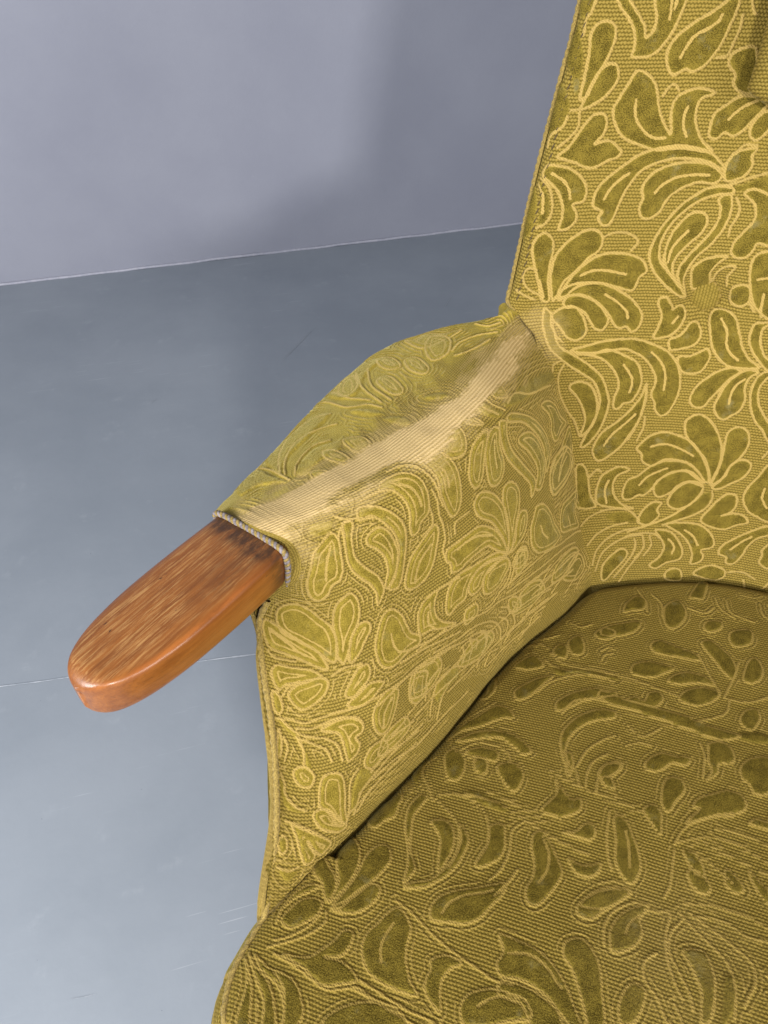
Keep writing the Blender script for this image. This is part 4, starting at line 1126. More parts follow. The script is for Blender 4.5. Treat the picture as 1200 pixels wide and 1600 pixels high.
S3989 4975 4090 5172 4123 5467 4090 5812;
L4291 5172 4425 5172 4526 5172 4660 5073 4626 5221 4526 5320 4425 5320;
S4861 4482 4928 4729 4961 5024;
S3654 9605 3721 9260 3889 8965 4056 8718 4157 8571;
S3587 6699 3889 6699 4056 6748;
P2883 6502 2849 5714 2883 5369 2984 5960 2984 6551 2984 6797;
S4861 2709 5028 2561 5230 2512 5498 2512;
S4995 3546 5129 3645 5129 3793 5062 3891;
S4425 8915 4593 8768 4727 8817;
L268 9999 536 9162 670 8718 805 8472 939 8226 939 8620 872 9063 670 9457 369 9999;
L1140 7930 1039 8571 1006 9260 838 9950 939 9999 1006 9999 1039 9999 939 9999 1073 9309 1140 8669 1240 7979;
S3956 5172 4224 5369 4358 5664 4425 6108 4391 6551;
S3956 5221 3822 4975 3687 4827 3654 4630 3755 4384;
S3721 3399 3755 3596 3721 3694;
S3989 542 4324 542 4559 493;
L4727 591 4894 542 5196 542 5162 640 4894 640;
S4961 837 5129 739 5263 788;
S5028 985 5062 887 5263 837;
S4827 4088 5028 4187 5263 3990"""

# ------------------------------------------------------------------ setting
WALL_A = np.array([-1.172, 2.277, 0.0])
WALL_D = np.array([0.962, 0.2735, 0.0])
WALL_D /= np.linalg.norm(WALL_D)
WALL_N = np.array([WALL_D[1], -WALL_D[0], 0.0])
WALL_YAW = math.atan2(WALL_D[1], WALL_D[0])

def uneven_sheet(name, w, d, nx, ny, amp, mat, kind):
    xs, ys = np.meshgrid(np.linspace(-w / 2, w / 2, nx), np.linspace(-d / 2, d / 2, ny))
    z = amp * vnoise(xs * 2.3, ys * 2.3, 7) + 0.4 * amp * vnoise(xs * 9, ys * 9, 9)
    o = mesh_object(name, np.stack([xs, ys, z], -1), grid_faces(ny, nx), mat)
    o["kind"] = kind
    return o

floor = uneven_sheet("floor", 9.0, 8.0, 180, 160, 0.0004, MAT_FLOOR, "structure")
fc = WALL_A + WALL_D * 1.2 + WALL_N * 3.92
floor.location = (fc[0], fc[1], 0.0)
floor.rotation_euler = (0, 0, WALL_YAW)
wall = uneven_sheet("wall", 9.0, 3.2, 180, 80, 0.0022, MAT_WALL, "structure")
wc = WALL_A + WALL_D * 1.2
wall.location = (wc[0], wc[1], 1.59)
wall.rotation_euler = (math.radians(90), 0, WALL_YAW)

# bead of sealant where wall meets floor, a child of the wall's line
t = np.linspace(-2.0, 4.0, 1200)
bead = WALL_A + WALL_D * t[:, None] + WALL_N * (0.002 + 0.0015 * vnoise(t * 9, t * 0, 4))[:, None]
bead[:, 2] = 0.003 + 0.0012 * vnoise(t * 14, t * 0, 8)
sb = tube("sealant_bead", bead, 0.0042, MAT_SEAL, None)
sb["kind"] = "structure"
# joint between two floor slabs
JA, JB = np.array([[-0.6471,0.8055],[-0.2125,0.8728]])
t = np.linspace(-0.9, 2.2, 900)
jc = JA + (JB - JA) * t[:, None]
jd = (JB - JA) / np.linalg.norm(JB - JA)
jn = np.array([-jd[1], jd[0]])
hw = 0.0016 * np.clip(0.75 + 0.6 * vnoise(t * 26, t * 0, 2) + 0.4 * vnoise(t * 90, t * 0, 6), 0.12, 2)
cen = jc + jn * (0.0018 * vnoise(t * 7, t * 0, 3))[:, None]
V = np.stack([np.c_[cen - jn * hw[:, None], np.full(len(t), 0.0011)],
              np.c_[cen, np.full(len(t), 0.0016)],
              np.c_[cen + jn * hw[:, None], np.full(len(t), 0.0011)]], 1)
jo = mesh_object("floor_joint", V, grid_faces(len(t), 3), MAT_JOINT)
jo["kind"] = "structure"

# old scratches in the floor paint
V, F = [], []
for x0, y0, x1, y1, wd in SCRATCHES:
    a, c = np.array([x0, y0]), np.array([x1, y1])
    d = (c - a); ln = np.linalg.norm(d); d /= ln; nn_ = np.array([-d[1], d[0]])
    n_ = 24; k = len(V)
    for i in range(n_):
        f = i / (n_ - 1)
        q = a + d * ln * f + nn_ * 0.0008 * math.sin(3 * f + x0 * 9)
        w = 0.7 * wd * (0.25 + math.sin(math.pi * f)) * (0.5 + 0.5 * abs(math.sin(17 * f + y0 * 31)))
        V += [(*(q - nn_ * w), 0.0010), (*(q + nn_ * w), 0.0010)]
    F += [(k + 2 * i, k + 2 * i + 1, k + 2 * i + 3, k + 2 * i + 2) for i in range(n_ - 1)]
fs = mesh_object("floor_scratches", np.array(V), F, MAT_SCRATCH)
fs["kind"] = "stuff"

# ------------------------------------------------------------------ the armchair
chair = bpy.data.objects.new("armchair", None)
COL.objects.link(chair)
chair["label"] = "olive gold cut velvet armchair with leaf damask, worn arm and wooden paw"
chair["category"] = "armchair"

def mirror(P):
    """reflect across the chair's middle plane"""
    q = np.asarray(P, float)
    s = (q - np.array([M0[0], M0[1], 0])) @ RR
    return q - 2 * s[..., None] * RR

# ---- backrest
def build_back():
    hs = np.concatenate([np.linspace(-0.05, 0.60, 720), np.linspace(0.60, 0.74, 70)[1:]])
    a = np.concatenate([np.linspace(0, 0.56, 380), np.linspace(0.56, 1, 150)[1:]])
    lb = np.array(BACK_LEFT)
    o_ = np.argsort(lb[:, 1])
    sl = np.interp(hs, lb[o_, 1], lb[o_, 0])
    ker = np.hanning(15); ker /= ker.sum()
    sl = np.convolve(np.pad(sl, 7, mode='edge'), ker, 'valid')
    S = sl[:, None] * (1 - 2 * a[None, :])
    H = np.repeat(hs[:, None], len(a), 1)
    e = np.minimum(S - sl[:, None], -sl[:, None] - S)
    e = np.clip(e, 0, None)
    dep = back_depth(S, H)
    up = sstep(0.300, 0.345, H)
    R1, R2 = 0.020, 0.030
    roll = R1 - np.sqrt(np.maximum(R1 ** 2 - np.clip(R1 - e, 0, R1) ** 2, 0))
    fil = R2 - np.sqrt(np.maximum(R2 ** 2 - np.clip(R2 - e, 0, R2) ** 2, 0))
    dep = dep + up * roll - (1 - up) * 0.10 * fil
    # top roll, bottom tuck, dimples under the buttons, slack in the cloth
    tr = np.clip(0.05 - (0.74 - H), 0, 0.05)
    dep = dep + (0.05 - np.sqrt(np.maximum(0.05 ** 2 - tr ** 2, 0)))
    dep = dep + 0.02 * (1 - sstep(-0.05, 0.004, H))
    for bs, bh in BUTTONS:
        rb, tb = np.hypot(S - bs, H - bh), np.arctan2(H - bh, S - bs)
        dep = dep + 0.018 * np.exp(-rb ** 2 / (2 * 0.017 ** 2)) + 0.0022 * np.cos(5 * tb + 0.7) * np.exp(-((rb - 0.026) / 0.014) ** 2)
    dep = dep + 0.0012 * vnoise(S * 16, H * 16, 11) - 0.004 * np.cos(np.clip(S / 0.34, -1, 1) * 1.57) * sstep(0.02, 0.2, H)
    P = frame(S, dep, 0.40 + H)
    fab = np.stack([S, H], -1)
    return P, fab, a, (hs + 0.05) / 0.79, S, H

# ---- arm
def arm_grid(dense=1.0):
    us = np.linspace(0, 1, int(600 * dense))
    nr = len(ARM_NET)
    r1 = 2.0 / (nr - 1)
    vs = np.concatenate([np.linspace(0, r1 * 0.85, int(40 * dense) + 2), np.linspace(r1 * 0.85, 1, int(720 * dense))[1:]])
    P = tensor(ARM_NET, us, vs)
    U, V = np.meshgrid(us, vs)
    Lu = np.linalg.norm(np.diff(P[len(vs) // 2], axis=0), axis=1).sum()
    Lv = np.linalg.norm(np.diff(P[:, len(us) // 2], axis=0), axis=1).sum()
    P = P + normals_of(P) * (0.0011 * vnoise(U * 9, V * 14, 21) + 0.0005 * vnoise(U * 30, V * 40, 22))[..., None]
    du = np.linalg.norm(np.diff(P, axis=1), axis=-1)
    dv = np.linalg.norm(np.diff(P, axis=0), axis=-1)
    fu = np.concatenate([np.zeros((len(vs), 1)), np.cumsum(du, 1)], 1)
    fv = np.concatenate([np.zeros((1, len(us))), np.cumsum(dv, 0)], 0)
    k = np.searchsorted(vs, 4.0 / (nr - 1))
    fab = np.stack([fu + 3.0, fv - fv[k:k + 1] + 1.0], -1)
    return P, fab, us, vs

# ---- seat
def build_seat():
    w = np.array(SEAT_LEFT)              # (s, b, z) from rear to front along the left side
    nb = 610
    tt = np.linspace(0, 1, nb)
    c = catmull(w, tt)
    a = np.concatenate([np.linspace(0, 0.58, 520), np.linspace(0.58, 1, 150)[1:]])
    sl, bl, zl = c[:, :1], c[:, 1:2], c[:, 2:3]
    S = sl * (1 - 2 * a[None, :])
    rel = np.clip(np.abs(S / sl), 0, 1)
    T = np.repeat(tt[:, None], len(a), 1)
    B = bl - 0.065 * sstep(0.45, 1.0, T) * (1 - rel ** 2.2)
    e = np.abs(sl) - np.abs(S)
    Z = zl + 0.020 * (1 - rel ** 2.4) + 0.004 * sstep(0.3, 0.6, T) * (1 - rel ** 2)
    under = sstep(0.50, 0.42, T)                       # part of the side that runs under the arm
    Z = Z - np.where(under > 0.5, 0.034, 0.005) * np.clip(1 - e / np.where(under > 0.5, 0.028, 0.010), 0, 1) ** 2
    back = back_depth(np.clip(S, -.22, .22), 0 * S)
    g = back - B
    Z = Z - 0.016 * np.clip(1 - g / 0.022, 0, 1.6) ** 2
    fr = np.clip(T - 0.90, 0, 0.1) / 0.1
    Z = Z - 0.030 * fr ** 2
    Z = Z + 0.0012 * vnoise(S * 14, B * 14, 31)
    P = frame(S, B, Z)
    return P, np.stack([S, B], -1) + 7.0, a, tt, S, B

# ---------------- backrest panel
P, fab, us, vs, S, H = build_back()
back_strokes = decode(BACK_STROKES)
ridge, pile = weave_pattern(P, both_halves(back_strokes), us, vs, 0.0015, 0.0026)
wn = vnoise(S * 220, H * 220, 41)
wear = np.zeros_like(ridge)
for ws, wh, wr in BACK_WEAR:
    wear = np.maximum(wear, 1 - sstep(0.25 * wr, wr, np.hypot(S - ws, H - wh) + 0.003 * wn))
wear = 0.22 * wear
BACK_P = P
backrest = cloth_panel("backrest", P, fab, ridge, pile, wear, chair, False, seed=2, cord_sheen=0.66)

edge = resample(P[:, 0], 0.0012)
edge_r = resample(P[:, -1], 0.0012)
hh = edge[:, 2] - 0.40
sel = hh > 0.318
tube("piping", edge[sel] + np.array([-0.001, 0.001, 0]), 0.0030, MAT_PIPING, backrest, twist=0.007)
sel_r = (edge_r[:, 2] - 0.40) > 0.318
tube("piping", edge_r[sel_r], 0.0030, MAT_PIPING, backrest, twist=0.007)

def dashes(name, path, ln, gap, rad, mat, parent, tilt=0.0):
    P = resample(path, 0.0006)
    n = normal_hint = None
    V, F = [], []
    step = max(1, int((ln + gap) / 0.0006)); seg = max(2, int(ln / 0.0006))
    k = 0
    for i in range(0, len(P) - seg, step):
        a, b = P[i], P[i + seg]
        d = b - a
        d /= np.linalg.norm(d)
        x = np.cross(d, [0.2, -0.9, 0.35]); x /= np.linalg.norm(x)
        y = np.cross(d, x)
        off = tilt * x
        for q, s in ((a - off, 0.5), (0.5 * (a + b), 1.0), (b + off, 0.5)):
            for th in np.linspace(0, 2 * np.pi, 6, endpoint=False):
                V.append(q + s * rad * (math.cos(th) * x + math.sin(th) * y))
        for r_ in range(2):
            for c in range(6):
                F.append((k + r_ * 6 + c, k + r_ * 6 + (c + 1) % 6, k + r_ * 6 + 6 + (c + 1) % 6, k + r_ * 6 + 6 + c))
        F.append(tuple(k + c for c in range(5, -1, -1)))
        F.append(tuple(k + 12 + c for c in range(6)))
        k += 18
    o = mesh_object(name, np.array(V), F, mat, parent)
    o["kind"] = "stuff"
    return o

ein = 9
st = P[:, ein][(H[:, 0] > 0.33)] + normals_of(P)[:, ein][(H[:, 0] > 0.33)] * 0.0006
dashes("stitching", st, 0.0060, 0.0028, 0.0007, MAT_STITCH, backrest, 0.0010)

# one flower of the damask, in metres, for the panels that are seen least
MOTIF = []
for kd, q in back_strokes:
    h_ = q[:, 1] * 0.79 - 0.05
    s_ = np.interp(h_, H[:, 0], S[:, 0]) * (1 - 2 * q[:, 0])
    if -0.215 < s_.mean() < -0.035 and 0.075 < h_.mean() < 0.245:
        MOTIF.append((kd, np.c_[s_ + 0.12, h_ - 0.155]))

# covered buttons
def button(bs, bh):
    i = np.argmin(np.abs(S[np.argmin(np.abs(H[:, 0] - bh))] - bs))
    j = np.argmin(np.abs(H[:, 0] - bh))
    c = P[j, i]; n = np.array([-BB[0], -BB[1], 0.22]); n /= np.linalg.norm(n)
    x = RR; y = np.cross(n, x)
    rr = np.linspace(0, 1, 40); th = np.linspace(0, 2 * np.pi, 120, endpoint=False)
    R_, T_ = np.meshgrid(rr, th, indexing='ij')
    zz = 0.0085 * np.sqrt(np.clip(1 - R_ ** 2.4, 0, 1)) - 0.001
    zz = zz + 0.0007 * np.sin(T_ * 13 + 2 * np.sin(T_ * 3)) * sstep(0.35, 0.9, R_)
    rad = 0.0168 * R_
    V = c + n * 0.002 + (rad * np.cos(T_))[..., None] * x + (rad * np.sin(T_))[..., None] * y + zz[..., None] * n
    rg = (0.35 * sstep(0.72, 0.95, R_) + 0.2 * (np.sin(T_ * 13) > 0.3) * sstep(.3, .6, R_)).astype(np.float32)
    f3 = np.stack([rad * np.cos(T_), rad * np.sin(T_), 0 * R_], -1) + 11
    mesh_object("button", V, grid_faces(40, 120, closed_u=True, flip=False), MAT_FABRIC, backrest,
                attrs=dict(ridge=rg, pile=0.35 * np.ones_like(rg), wear=0 * rg, fab=f3[..., [1, 0, 2]], cord_sheen=0 * rg + 0.5))
for bs, bh in BUTTONS:
    button(bs, bh)

# rear shell of the backrest
hs = np.linspace(-0.10, 0.74, 60)
lb = np.array(BACK_LEFT); o_ = np.argsort(lb[:, 1])
sl = np.interp(hs, lb[o_, 1], lb[o_, 0])
sl = np.where(hs < 0.33, np.interp(0.34, lb[o_, 1], lb[o_, 0]) * (0.80 + 0.20 * sstep(-0.1, 0.33, hs)), sl)
cols = []
for f, dd in ((1.0, 0.0), (1.012, 0.012), (1.012, 0.05), (0.97, 0.085), (0.8, 0.098), (0.4, 0.10), (0.0, 0.10)):
    cols.append((sl * f, REC * hs - 0.78 * sl ** 2 * (1 if f > 0.9 else 0.55) + 0.020 + dd))
cols = cols + [(-a_, b_) for a_, b_ in cols[-2::-1]]
V = np.stack([frame(a_, b_, 0.40 + hs) for a_, b_ in cols], 1)
z0 = np.zeros(V.shape[:2], np.float32)
Sx = np.cumsum(np.r_[0, np.linalg.norm(np.diff(V[30], axis=0), axis=1)])
fb = np.stack(np.broadcast_arrays(Sx[None, :], hs[:, None], 0 * hs[:, None]), -1)
mesh_object("back_shell", V, grid_faces(len(hs), len(cols), flip=True), MAT_FABRIC, chair,
            attrs=dict(ridge=z0, pile=z0 + 0.7, wear=z0, fab=fb, cord_sheen=np.full(np.shape(fb)[:2], 0.4)))

# ---------------- arms
def wear_of(P, fab):
    """bald track along the crest of the arm"""
    path = catmull(np.array(ARM_WEAR)[:, :3], 90)
    rad = catmull(np.array(ARM_WEAR)[:, 3:4], 90)[:, 0] * (1 + 0.30 * vnoise(np.linspace(0, 9, 90), np.zeros(90), 58))
    best = np.full(P.shape[:2], 9.0)
    for q, r_ in zip(path, rad):
        best = np.minimum(best, np.linalg.norm(P - q, axis=-1) / r_)
    nz = 0.16 * vnoise(fab[..., 0] * 190, fab[..., 1] * 420, 51) + 0.34 * vnoise(fab[..., 0] * 42, fab[..., 1] * 95, 52) + 0.12 * vnoise(fab[..., 0] * 420, fab[..., 1] * 700, 53)
    core = 1 - sstep(0.45, 1.05, best + nz)
    halo = 1 - sstep(0.9, 2.1, best + 2.2 * nz)
    return core, halo

arm_strokes = decode(ARM_STROKES)
def build_arm(dense, flip, reflect):
    P, fab, us, vs = arm_grid(dense)
    ridge, pile = weave_pattern(P, arm_strokes, us, vs, 0.0014, 0.0036, 0.0046)
    core, halo = wear_of(P, fab)
    U_ = np.broadcast_to(us[None, :], core.shape)
    core = core * (1 - 0.45 * sstep(0.55, 0.95, U_) * (0.6 + 0.4 * vnoise(fab[..., 0] * 60, fab[..., 1] * 130, 57)))
    if reflect:
        core, halo = core * 0.6, halo * 0.6
    wear = np.clip(core * 0.90 + 0.34 * halo, 0, 0.95).astype(np.float32)
    if reflect:
        P = mirror(P)
    U, Vv = np.meshgrid(us, vs)
    ease = sstep(0.16, 0.50, U)                    # painted sheen eases off towards the backrest
    outer = 1 - sstep(2.25 / 9, 3.1 / 9, Vv + 0.02 * vnoise(U * 60, Vv * 60, 55))
    o = cloth_panel("arm", P, fab, ridge, pile, wear, chair, flip, hr=0.0011, hp=0.0015, seed=4,
                    cord_sheen=0.66 - 0.06 * ease, nap_sheen=np.clip(0.08 + 0.42 * ease + 0.6 * outer, 0, 1), lay=0.8 * outer, lift=1 + 0.35 * outer)  # outer rim takes the pale pile colour, painting in its grazing sheen
    return o, P, us, vs

arm_l, PA, aus, avs = build_arm(1.0, False, False)
arm_r, PR, _, _ = build_arm(0.3, True, True)

def outer_side(reflect):
    """outside of the arm from the rim down to the rail"""
    us = np.linspace(0, 1, 190); vs = np.linspace(0, 1, 150)
    V = tensor(OUTER_NET, us, vs)
    U, W = np.meshgrid(us, vs)
    rg, pl = weave_pattern(V, scatter_motif(MOTIF, 0.48, 0.34, 0.17, 5), us, vs, 0.0018, 0.003)
    V = V + normals_of(V) * (-0.0018 * np.maximum(0.7 * rg, pl))[..., None]
    fb = np.stack([U * 0.5, W * 0.35, 0 * U], -1)
    if reflect:
        V = mirror(V)
    return mesh_object("outer_arm_panel", V, grid_faces(len(vs), len(us), flip=not reflect), MAT_FABRIC,
                       arm_r if reflect else arm_l, attrs=dict(ridge=rg, pile=pl, wear=0 * rg, fab=fb, cord_sheen=np.full(np.shape(fb)[:2], 0.4)))
outer_side(False)
outer_side(True)

pp = resample(catmull(np.array(ARM_PIPING), 200), 0.0010)
tube("piping", pp, 0.0027, MAT_PIPING, arm_l, twist=0.0075)
tube("piping", mirror(pp)[::3], 0.0034, MAT_PIPING, arm_r)

seam = catmull(np.array(SEAM), 120)
dashes("stitching", seam, 0.0016, 0.0016, 0.0006, MAT_STITCH, arm_l)

# ---------------- wooden paws
def paw_mesh(n_t=90, n_a=72):
    t = np.r_[np.linspace(-0.022, 0.5, 40), np.linspace(0.5, 1.0, 62)[1:]]
    th = np.linspace(0, 2 * np.pi, n_a, endpoint=False)
    L = PAW_LEN
    V = []; X = []
    for q in t:
        w = 0.0392 + 0.0015 * math.sin(min(max(q, 0), 0.7) / 0.7 * math.pi)
        if q > 0.45:
            w *= max(1 - ((q - 0.45) / 0.55) ** 2.9, 0.0) ** 0.5
        hb = 0.0235 - 0.0060 * max(q, 0)
        end = 1.0
        if q > 0.90:
            end = max(1 - ((q - 0.90) / 0.105) ** 2.4, 0.0) ** 0.5
        ct, st_ = np.cos(th), np.sin(th)
        e = 2 / 8.5
        y = w * np.sign(ct) * np.abs(ct) ** e
        zt = np.sign(st_) * np.abs(st_) ** e
        # rounder underside
        z = np.where(zt > 0, 0.0205 * (1 - 0.10 * (y / max(w, 1e-5)) ** 2) * zt * (0.35 + 0.65 * end), -1.25 * hb * np.abs(st_) ** 0.42 * (0.45 + 0.55 * end))
        y = y * np.where(zt < 0, 1 - 0.10 * np.abs(zt), 1.0)
        V.append(np.stack([np.full(n_a, q * L), y, z], -1)); X.append(np.full(n_a, q))
    V = np.array(V)
    return V, np.array(X), th

def build_paw(reflect, parent):
    V, Q, th = paw_mesh()
    nt, na, _ = V.shape
    nz = normals_of(V)
    z = V[..., 2]; y = V[..., 1]
    wmax = np.maximum(np.abs(y).max(1, keepdims=True), 1e-4)
    top = (sstep(0.0165, 0.0195, z) * (1 - sstep(0.72, 0.93, np.abs(y) / wmax))).astype(np.float32)
    arris = np.exp(-((y / wmax - 0.93) / 0.055) ** 2) * sstep(0.006, 0.016, z) * sstep(0.05, 0.35, Q) * (1 - sstep(0.80, 1.0, Q) * 0.6)
    grime = (1 - sstep(0.02, 0.17, Q)) * (0.55 + 0.45 * top) + 0.35 * np.exp(-((Q - 0.06) / 0.05) ** 2)
    grime = np.clip(grime + 0.55 * top * np.exp(-((y / wmax - 0.45) / 0.35) ** 2) * (1 - sstep(0.2, 0.62, Q)), 0, 1)
    f = grid_faces(nt, na, closed_u=True)
    Vf = V.reshape(-1, 3)
    tip = len(Vf)
    Vf = np.vstack([Vf, V[-1].mean(0)[None], V[0].mean(0)[None]])
    i = np.arange(na)
    tri = [(int((nt - 1) * na + a), int((nt - 1) * na + (a + 1) % na), tip) for a in i] + [(int((a + 1) % na), int(a), tip + 1) for a in i]
    faces = [tuple(r_) for r_ in f.tolist()] + tri
    ex = lambda a: np.r_[np.asarray(a, np.float32).ravel(), 0.0, 0.0]
    o = mesh_object("paw_armrest", Vf, faces, MAT_WOOD, parent, attrs=dict(topface=ex(top), arris=ex(arris), grime=ex(grime)))
    from mathutils import Matrix
    ax = np.array(PAW_AXIS); sd = np.array([-ax[1], ax[0], 0.0]); sd /= np.linalg.norm(sd)
    upv = np.cross(ax, sd); c = np.array(PAW_BASE)
    if reflect:
        c = mirror(c)
        ref = lambda d_: d_ - 2 * (d_ @ RR) * RR
        ax, sd, upv = ref(ax), -ref(sd), ref(upv)
    o.matrix_world = Matrix(((ax[0], sd[0], upv[0], c[0]), (ax[1], sd[1], upv[1], c[1]), (ax[2], sd[2], upv[2], c[2]), (0, 0, 0, 1)))
    return o, (ax, sd, upv, c), V, Q
paw_l, FR, PV_, PQ = build_paw(False, chair)
paw_r, FRr, _, _ = build_paw(True, chair)

def cord_ring(fr, parent):
    ax, sd, upv, c = fr
    n = 900
    j = 2
    ring = np.vstack([PV_[j], PV_[j][:1]])
    ring = resample(ring * np.array([1, 1.06, 1.12]), 0.0004)
    ring[:, 0] = 0.0015 + 0.10 * np.clip(-ring[:, 1] - 0.0, -0.03, 0.03) * 0
    T = np.gradient(ring, axis=0); T /= np.linalg.norm(T, axis=1, keepdims=True)
    X_ = np.array([1.0, 0, 0]); Nn = np.cross(T, X_)
    L = np.concatenate([[0], np.cumsum(np.linalg.norm(np.diff(ring, axis=0), axis=1))])
    ph = 2 * np.pi * L / 0.0066 + 1.5 * vnoise(L / 0.02, L * 0, 3)
    for k, mt in ((0, MAT_LILAC), (1, MAT_YELLOW)):
        a_ = ph + k * np.pi
        q = ring + 0.0012 * (np.cos(a_)[:, None] * X_ + np.sin(a_)[:, None] * Nn)
        w = c + q[:, :1] * ax + q[:, 1:2] * sd + q[:, 2:3] * upv
        tube("cord_strand", w[::2], 0.0017, mt, parent, sides=8)
cord_ring(FR, arm_l)
cord_ring(FRr, arm_r)

# cloth drawn in round the root of the paw
def arm_end(P_arm, fr, parent, flip):
    ax, sd, upv, c = fr
    k = np.searchsorted(avs, 6.3 / 9) if len(avs) == P_arm.shape[0] else int(6.3 / 9 * P_arm.shape[0])
    e = P_arm[:k:6, -1]
    q = e - c
    y, z = q @ sd, q @ upv
    n = len(e)
    rings = []
    for f in (0.0, 0.10, 0.35, 0.75, 1.0):
        x = (q @ ax) * (1 - f) ** 2 + (0.0045 * math.sin(math.pi * min(f * 3, 1) / 2) - 0.003 * f)
        rings.append(c + x[:, None] * ax + (y * (1 - 0.9 * f))[:, None] * sd + (z * (1 - 0.9 * f))[:, None] * upv)
    V = np.array(rings)
    z_ = np.zeros(V.shape[:2], np.float32)
    fb = np.stack(np.broadcast_arrays(np.linspace(0, 0.15, n)[None, :], np.linspace(0, 0.03, 5)[:, None], 0.0), -1)
    mesh_object("arm_end", V, grid_faces(5, n, flip=flip), MAT_FABRIC, parent,
                attrs=dict(ridge=z_ + 0.35, pile=z_ + 0.3, wear=z_, fab=fb, cord_sheen=z_ + 0.6))
arm_end(PA, FR, arm_l, True)
arm_end(PR, FRr, arm_r, False)

# ---------------- seat
P, fab, us, vs, S, B = build_seat()
ridge, pile = weave_pattern(P, both_halves(decode(SEAT_STROKES)), us, vs, 0.0014, 0.0024, 0.0045, 1, False)
wn = vnoise(S * 90, B * 90, 71)
wear = 0.12 * (1 - sstep(0.02, 0.10, np.hypot(S - SEAT_RUB[0], B - SEAT_RUB[1]) + 0.02 * wn)) * (0.6 + 0.4 * wn)
wear = np.clip(wear, 0, 1).astype(np.float32)
seat = cloth_panel("seat", P, fab, ridge, pile, wear, chair, True, hr=0.0011, hp=0.0019, seed=6, cord_sheen=0.20, nap_sheen=0.0, shade_tint=0.45)

# piping round the front of the seat
k0 = int(0.445 * (len(vs) - 1))
path = np.vstack([P[k0:, 0], P[-1, 1:-1:4], P[k0:, -1][::-1]])
path = resample(path, 0.0012) + np.array([0, 0, 0.0005])
tube("piping", path, 0.0029, MAT_PIPING, seat, twist=0.0085, amp=0.16)

# seat border under the piping, all round
ring = np.vstack([P[::8, 0], P[-1, 1:-1:8], P[::-8, -1]])
ring = resample(ring, 0.0032)
cen = frame(0, -0.30, 0.38)
out = ring - cen; out[:, 2] = 0; out /= np.linalg.norm(out, axis=1, keepdims=True)
prof = catmull(np.array([(-0.001, 0.0), (-0.010, 0.0085), (-0.028, 0.0125), (-0.06, 0.009), (-0.10, 0.002), (-0.125, -0.006), (-0.128, -0.03)]), 44)
V = ring[None] + out[None] * prof[:, 1][:, None, None]
V[..., 2] = ring[None, :, 2] + prof[:, 0][:, None]
Lr = np.cumsum(np.r_[0, np.linalg.norm(np.diff(ring, axis=0), axis=1)])
Lp = np.cumsum(np.r_[0, np.linalg.norm(np.diff(prof, axis=0), axis=1)])
Ug, Wg = np.meshgrid(Lr, Lp)
rg, pl = weave_pattern(V, scatter_motif(MOTIF, Lr[-1], Lp[-1], 0.15, 8), Lr / Lr[-1], Lp / Lp[-1], 0.0022, 0.003)
V = V + (0.0018 * np.maximum(0.7 * rg, pl))[..., None] * out[None]
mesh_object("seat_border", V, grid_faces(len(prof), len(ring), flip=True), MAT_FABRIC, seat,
            attrs=dict(ridge=rg, pile=pl, wear=0 * rg, fab=np.stack([Ug, Wg, 0 * Ug], -1), cord_sheen=0 * rg + 0.4, nap_sheen=0 * rg + 0.3, shade_tint=0 * rg + 0.2))

# hidden timber: seat rail and four turned legs, so the chair stands on the floor
V = np.stack([ring * np.array([1, 1, 0]) - out * 0.035 + np.array([0, 0, zz_]) for zz_ in (0.345, 0.275)], 0)
nr = len(ring)
Vb = np.vstack([V.reshape(-1, 3), frame(0, -0.3, 0.275)[None]])
fc_ = [tuple(r_) for r_ in grid_faces(2, nr, flip=True).tolist()] + [(nr + i, nr + i + 1, 2 * nr) for i in range(nr - 1)] + [(2 * nr - 1, nr, 2 * nr)]
za = np.zeros(len(Vb), np.float32)
mesh_object("seat_rail", Vb, fc_, MAT_WOOD, chair, smooth=False, attrs=dict(topface=za, arris=za, grime=za))
def leg(s_, b_, ls, lb_):
    hgt = np.linspace(0, 1, 14); th = np.linspace(0, 2 * np.pi, 20, endpoint=False)
    rad = 0.013 + 0.013 * hgt ** 0.8
    cx = frame(s_ + ls * (1 - hgt), b_ + lb_ * (1 - hgt), 0.30 * hgt)
    V = cx[:, None] + rad[:, None, None] * (np.cos(th)[None, :, None] * RR + np.sin(th)[None, :, None] * BB)
    f = [tuple(r_) for r_ in grid_faces(14, 20, closed_u=True).tolist()] + [tuple(range(19, -1, -1))]
    z_ = np.zeros(V.shape[:2], np.float32)
    mesh_object("leg", V, f, MAT_WOOD, chair, attrs=dict(topface=z_, arris=z_, grime=z_))
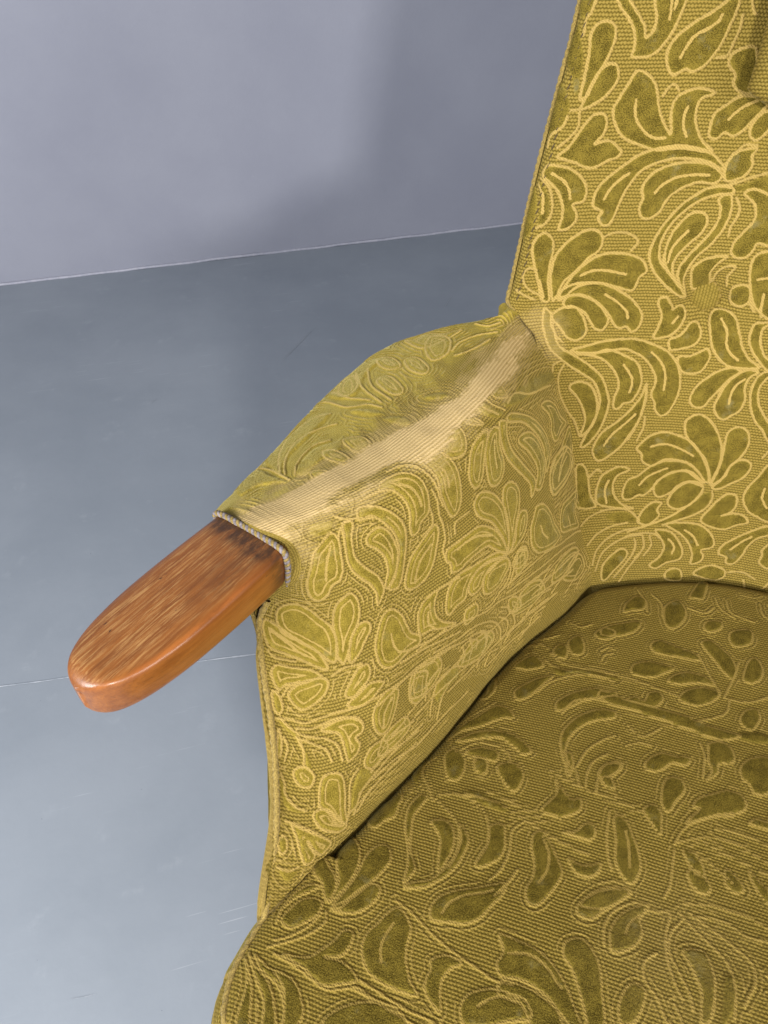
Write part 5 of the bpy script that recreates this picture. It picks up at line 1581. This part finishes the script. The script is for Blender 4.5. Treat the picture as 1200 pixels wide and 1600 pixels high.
for s_, b_, ls, lb_ in ((-0.27, -0.50, -0.03, -0.04), (0.27, -0.50, 0.03, -0.04), (-0.18, 0.0, -0.02, 0.10), (0.18, 0.0, 0.02, 0.10)):
    leg(s_, b_, ls, lb_)

# ---------------- neck cushion hanging on the backrest
def cushion():
    n1, n2 = 260, 200
    a = np.linspace(-1, 1, n1); b = np.linspace(-1, 1, n2)
    A_, B_ = np.meshgrid(a, b)
    rootP = frame(CUSH[0], CUSH[1], CUSH[2])
    upd = BB * REC + ZZ; upd /= np.linalg.norm(upd)
    nrm = np.cross(RR, upd)
    root = bpy.data.objects.new("neck_cushion", None)
    COL.objects.link(root)
    root.location = rootP
    root["label"] = "small olive velvet neck cushion hanging on the upper backrest, cut off at right"
    root["category"] = "cushion"
    sq = lambda t_: np.sign(t_) * (1 - (1 - np.abs(t_)) ** 1.5)
    x = sq(A_) * (0.176 + 0.006 * np.abs(B_) ** 3); y = sq(B_) * (0.105 + 0.006 * np.abs(A_) ** 3)
    rc = (np.clip(np.abs(A_) - 0.70, 0, 1) * np.clip(np.abs(B_) - 0.70, 0, 1) / 0.09)
    x = x * (1 - 0.09 * rc); y = y * (1 - 0.13 * rc)
    pf = (np.clip(1 - np.abs(A_) ** 3, 0, 1) * np.clip(1 - np.abs(B_) ** 3, 0, 1)) ** 0.5
    for nm, sg in (("front_cover", 1), ("rear_cover", -1)):
        V = x[..., None] * RR + y[..., None] * upd + (sg * 0.038 * pf)[..., None] * nrm
        rg, pl = weave_pattern(V, scatter_motif(MOTIF, 0.36, 0.215, 0.15, 3), (x[n2 // 2] / 0.176 + 1) / 2, (y[:, n1 // 2] / 0.105 + 1) / 2, 0.0018, 0.003)
        V = V + (0.0020 * np.maximum(0.8 * rg, pl))[..., None] * nrm * sg
        mesh_object(nm, V, grid_faces(n2, n1, flip=(sg < 0)), MAT_FABRIC, root,
                    attrs=dict(ridge=rg, pile=pl, wear=0 * rg, fab=np.stack([x, y, 0 * x], -1) + 15, cord_sheen=0 * rg + 0.5, nap_sheen=0 * rg + 0.45))
cushion()
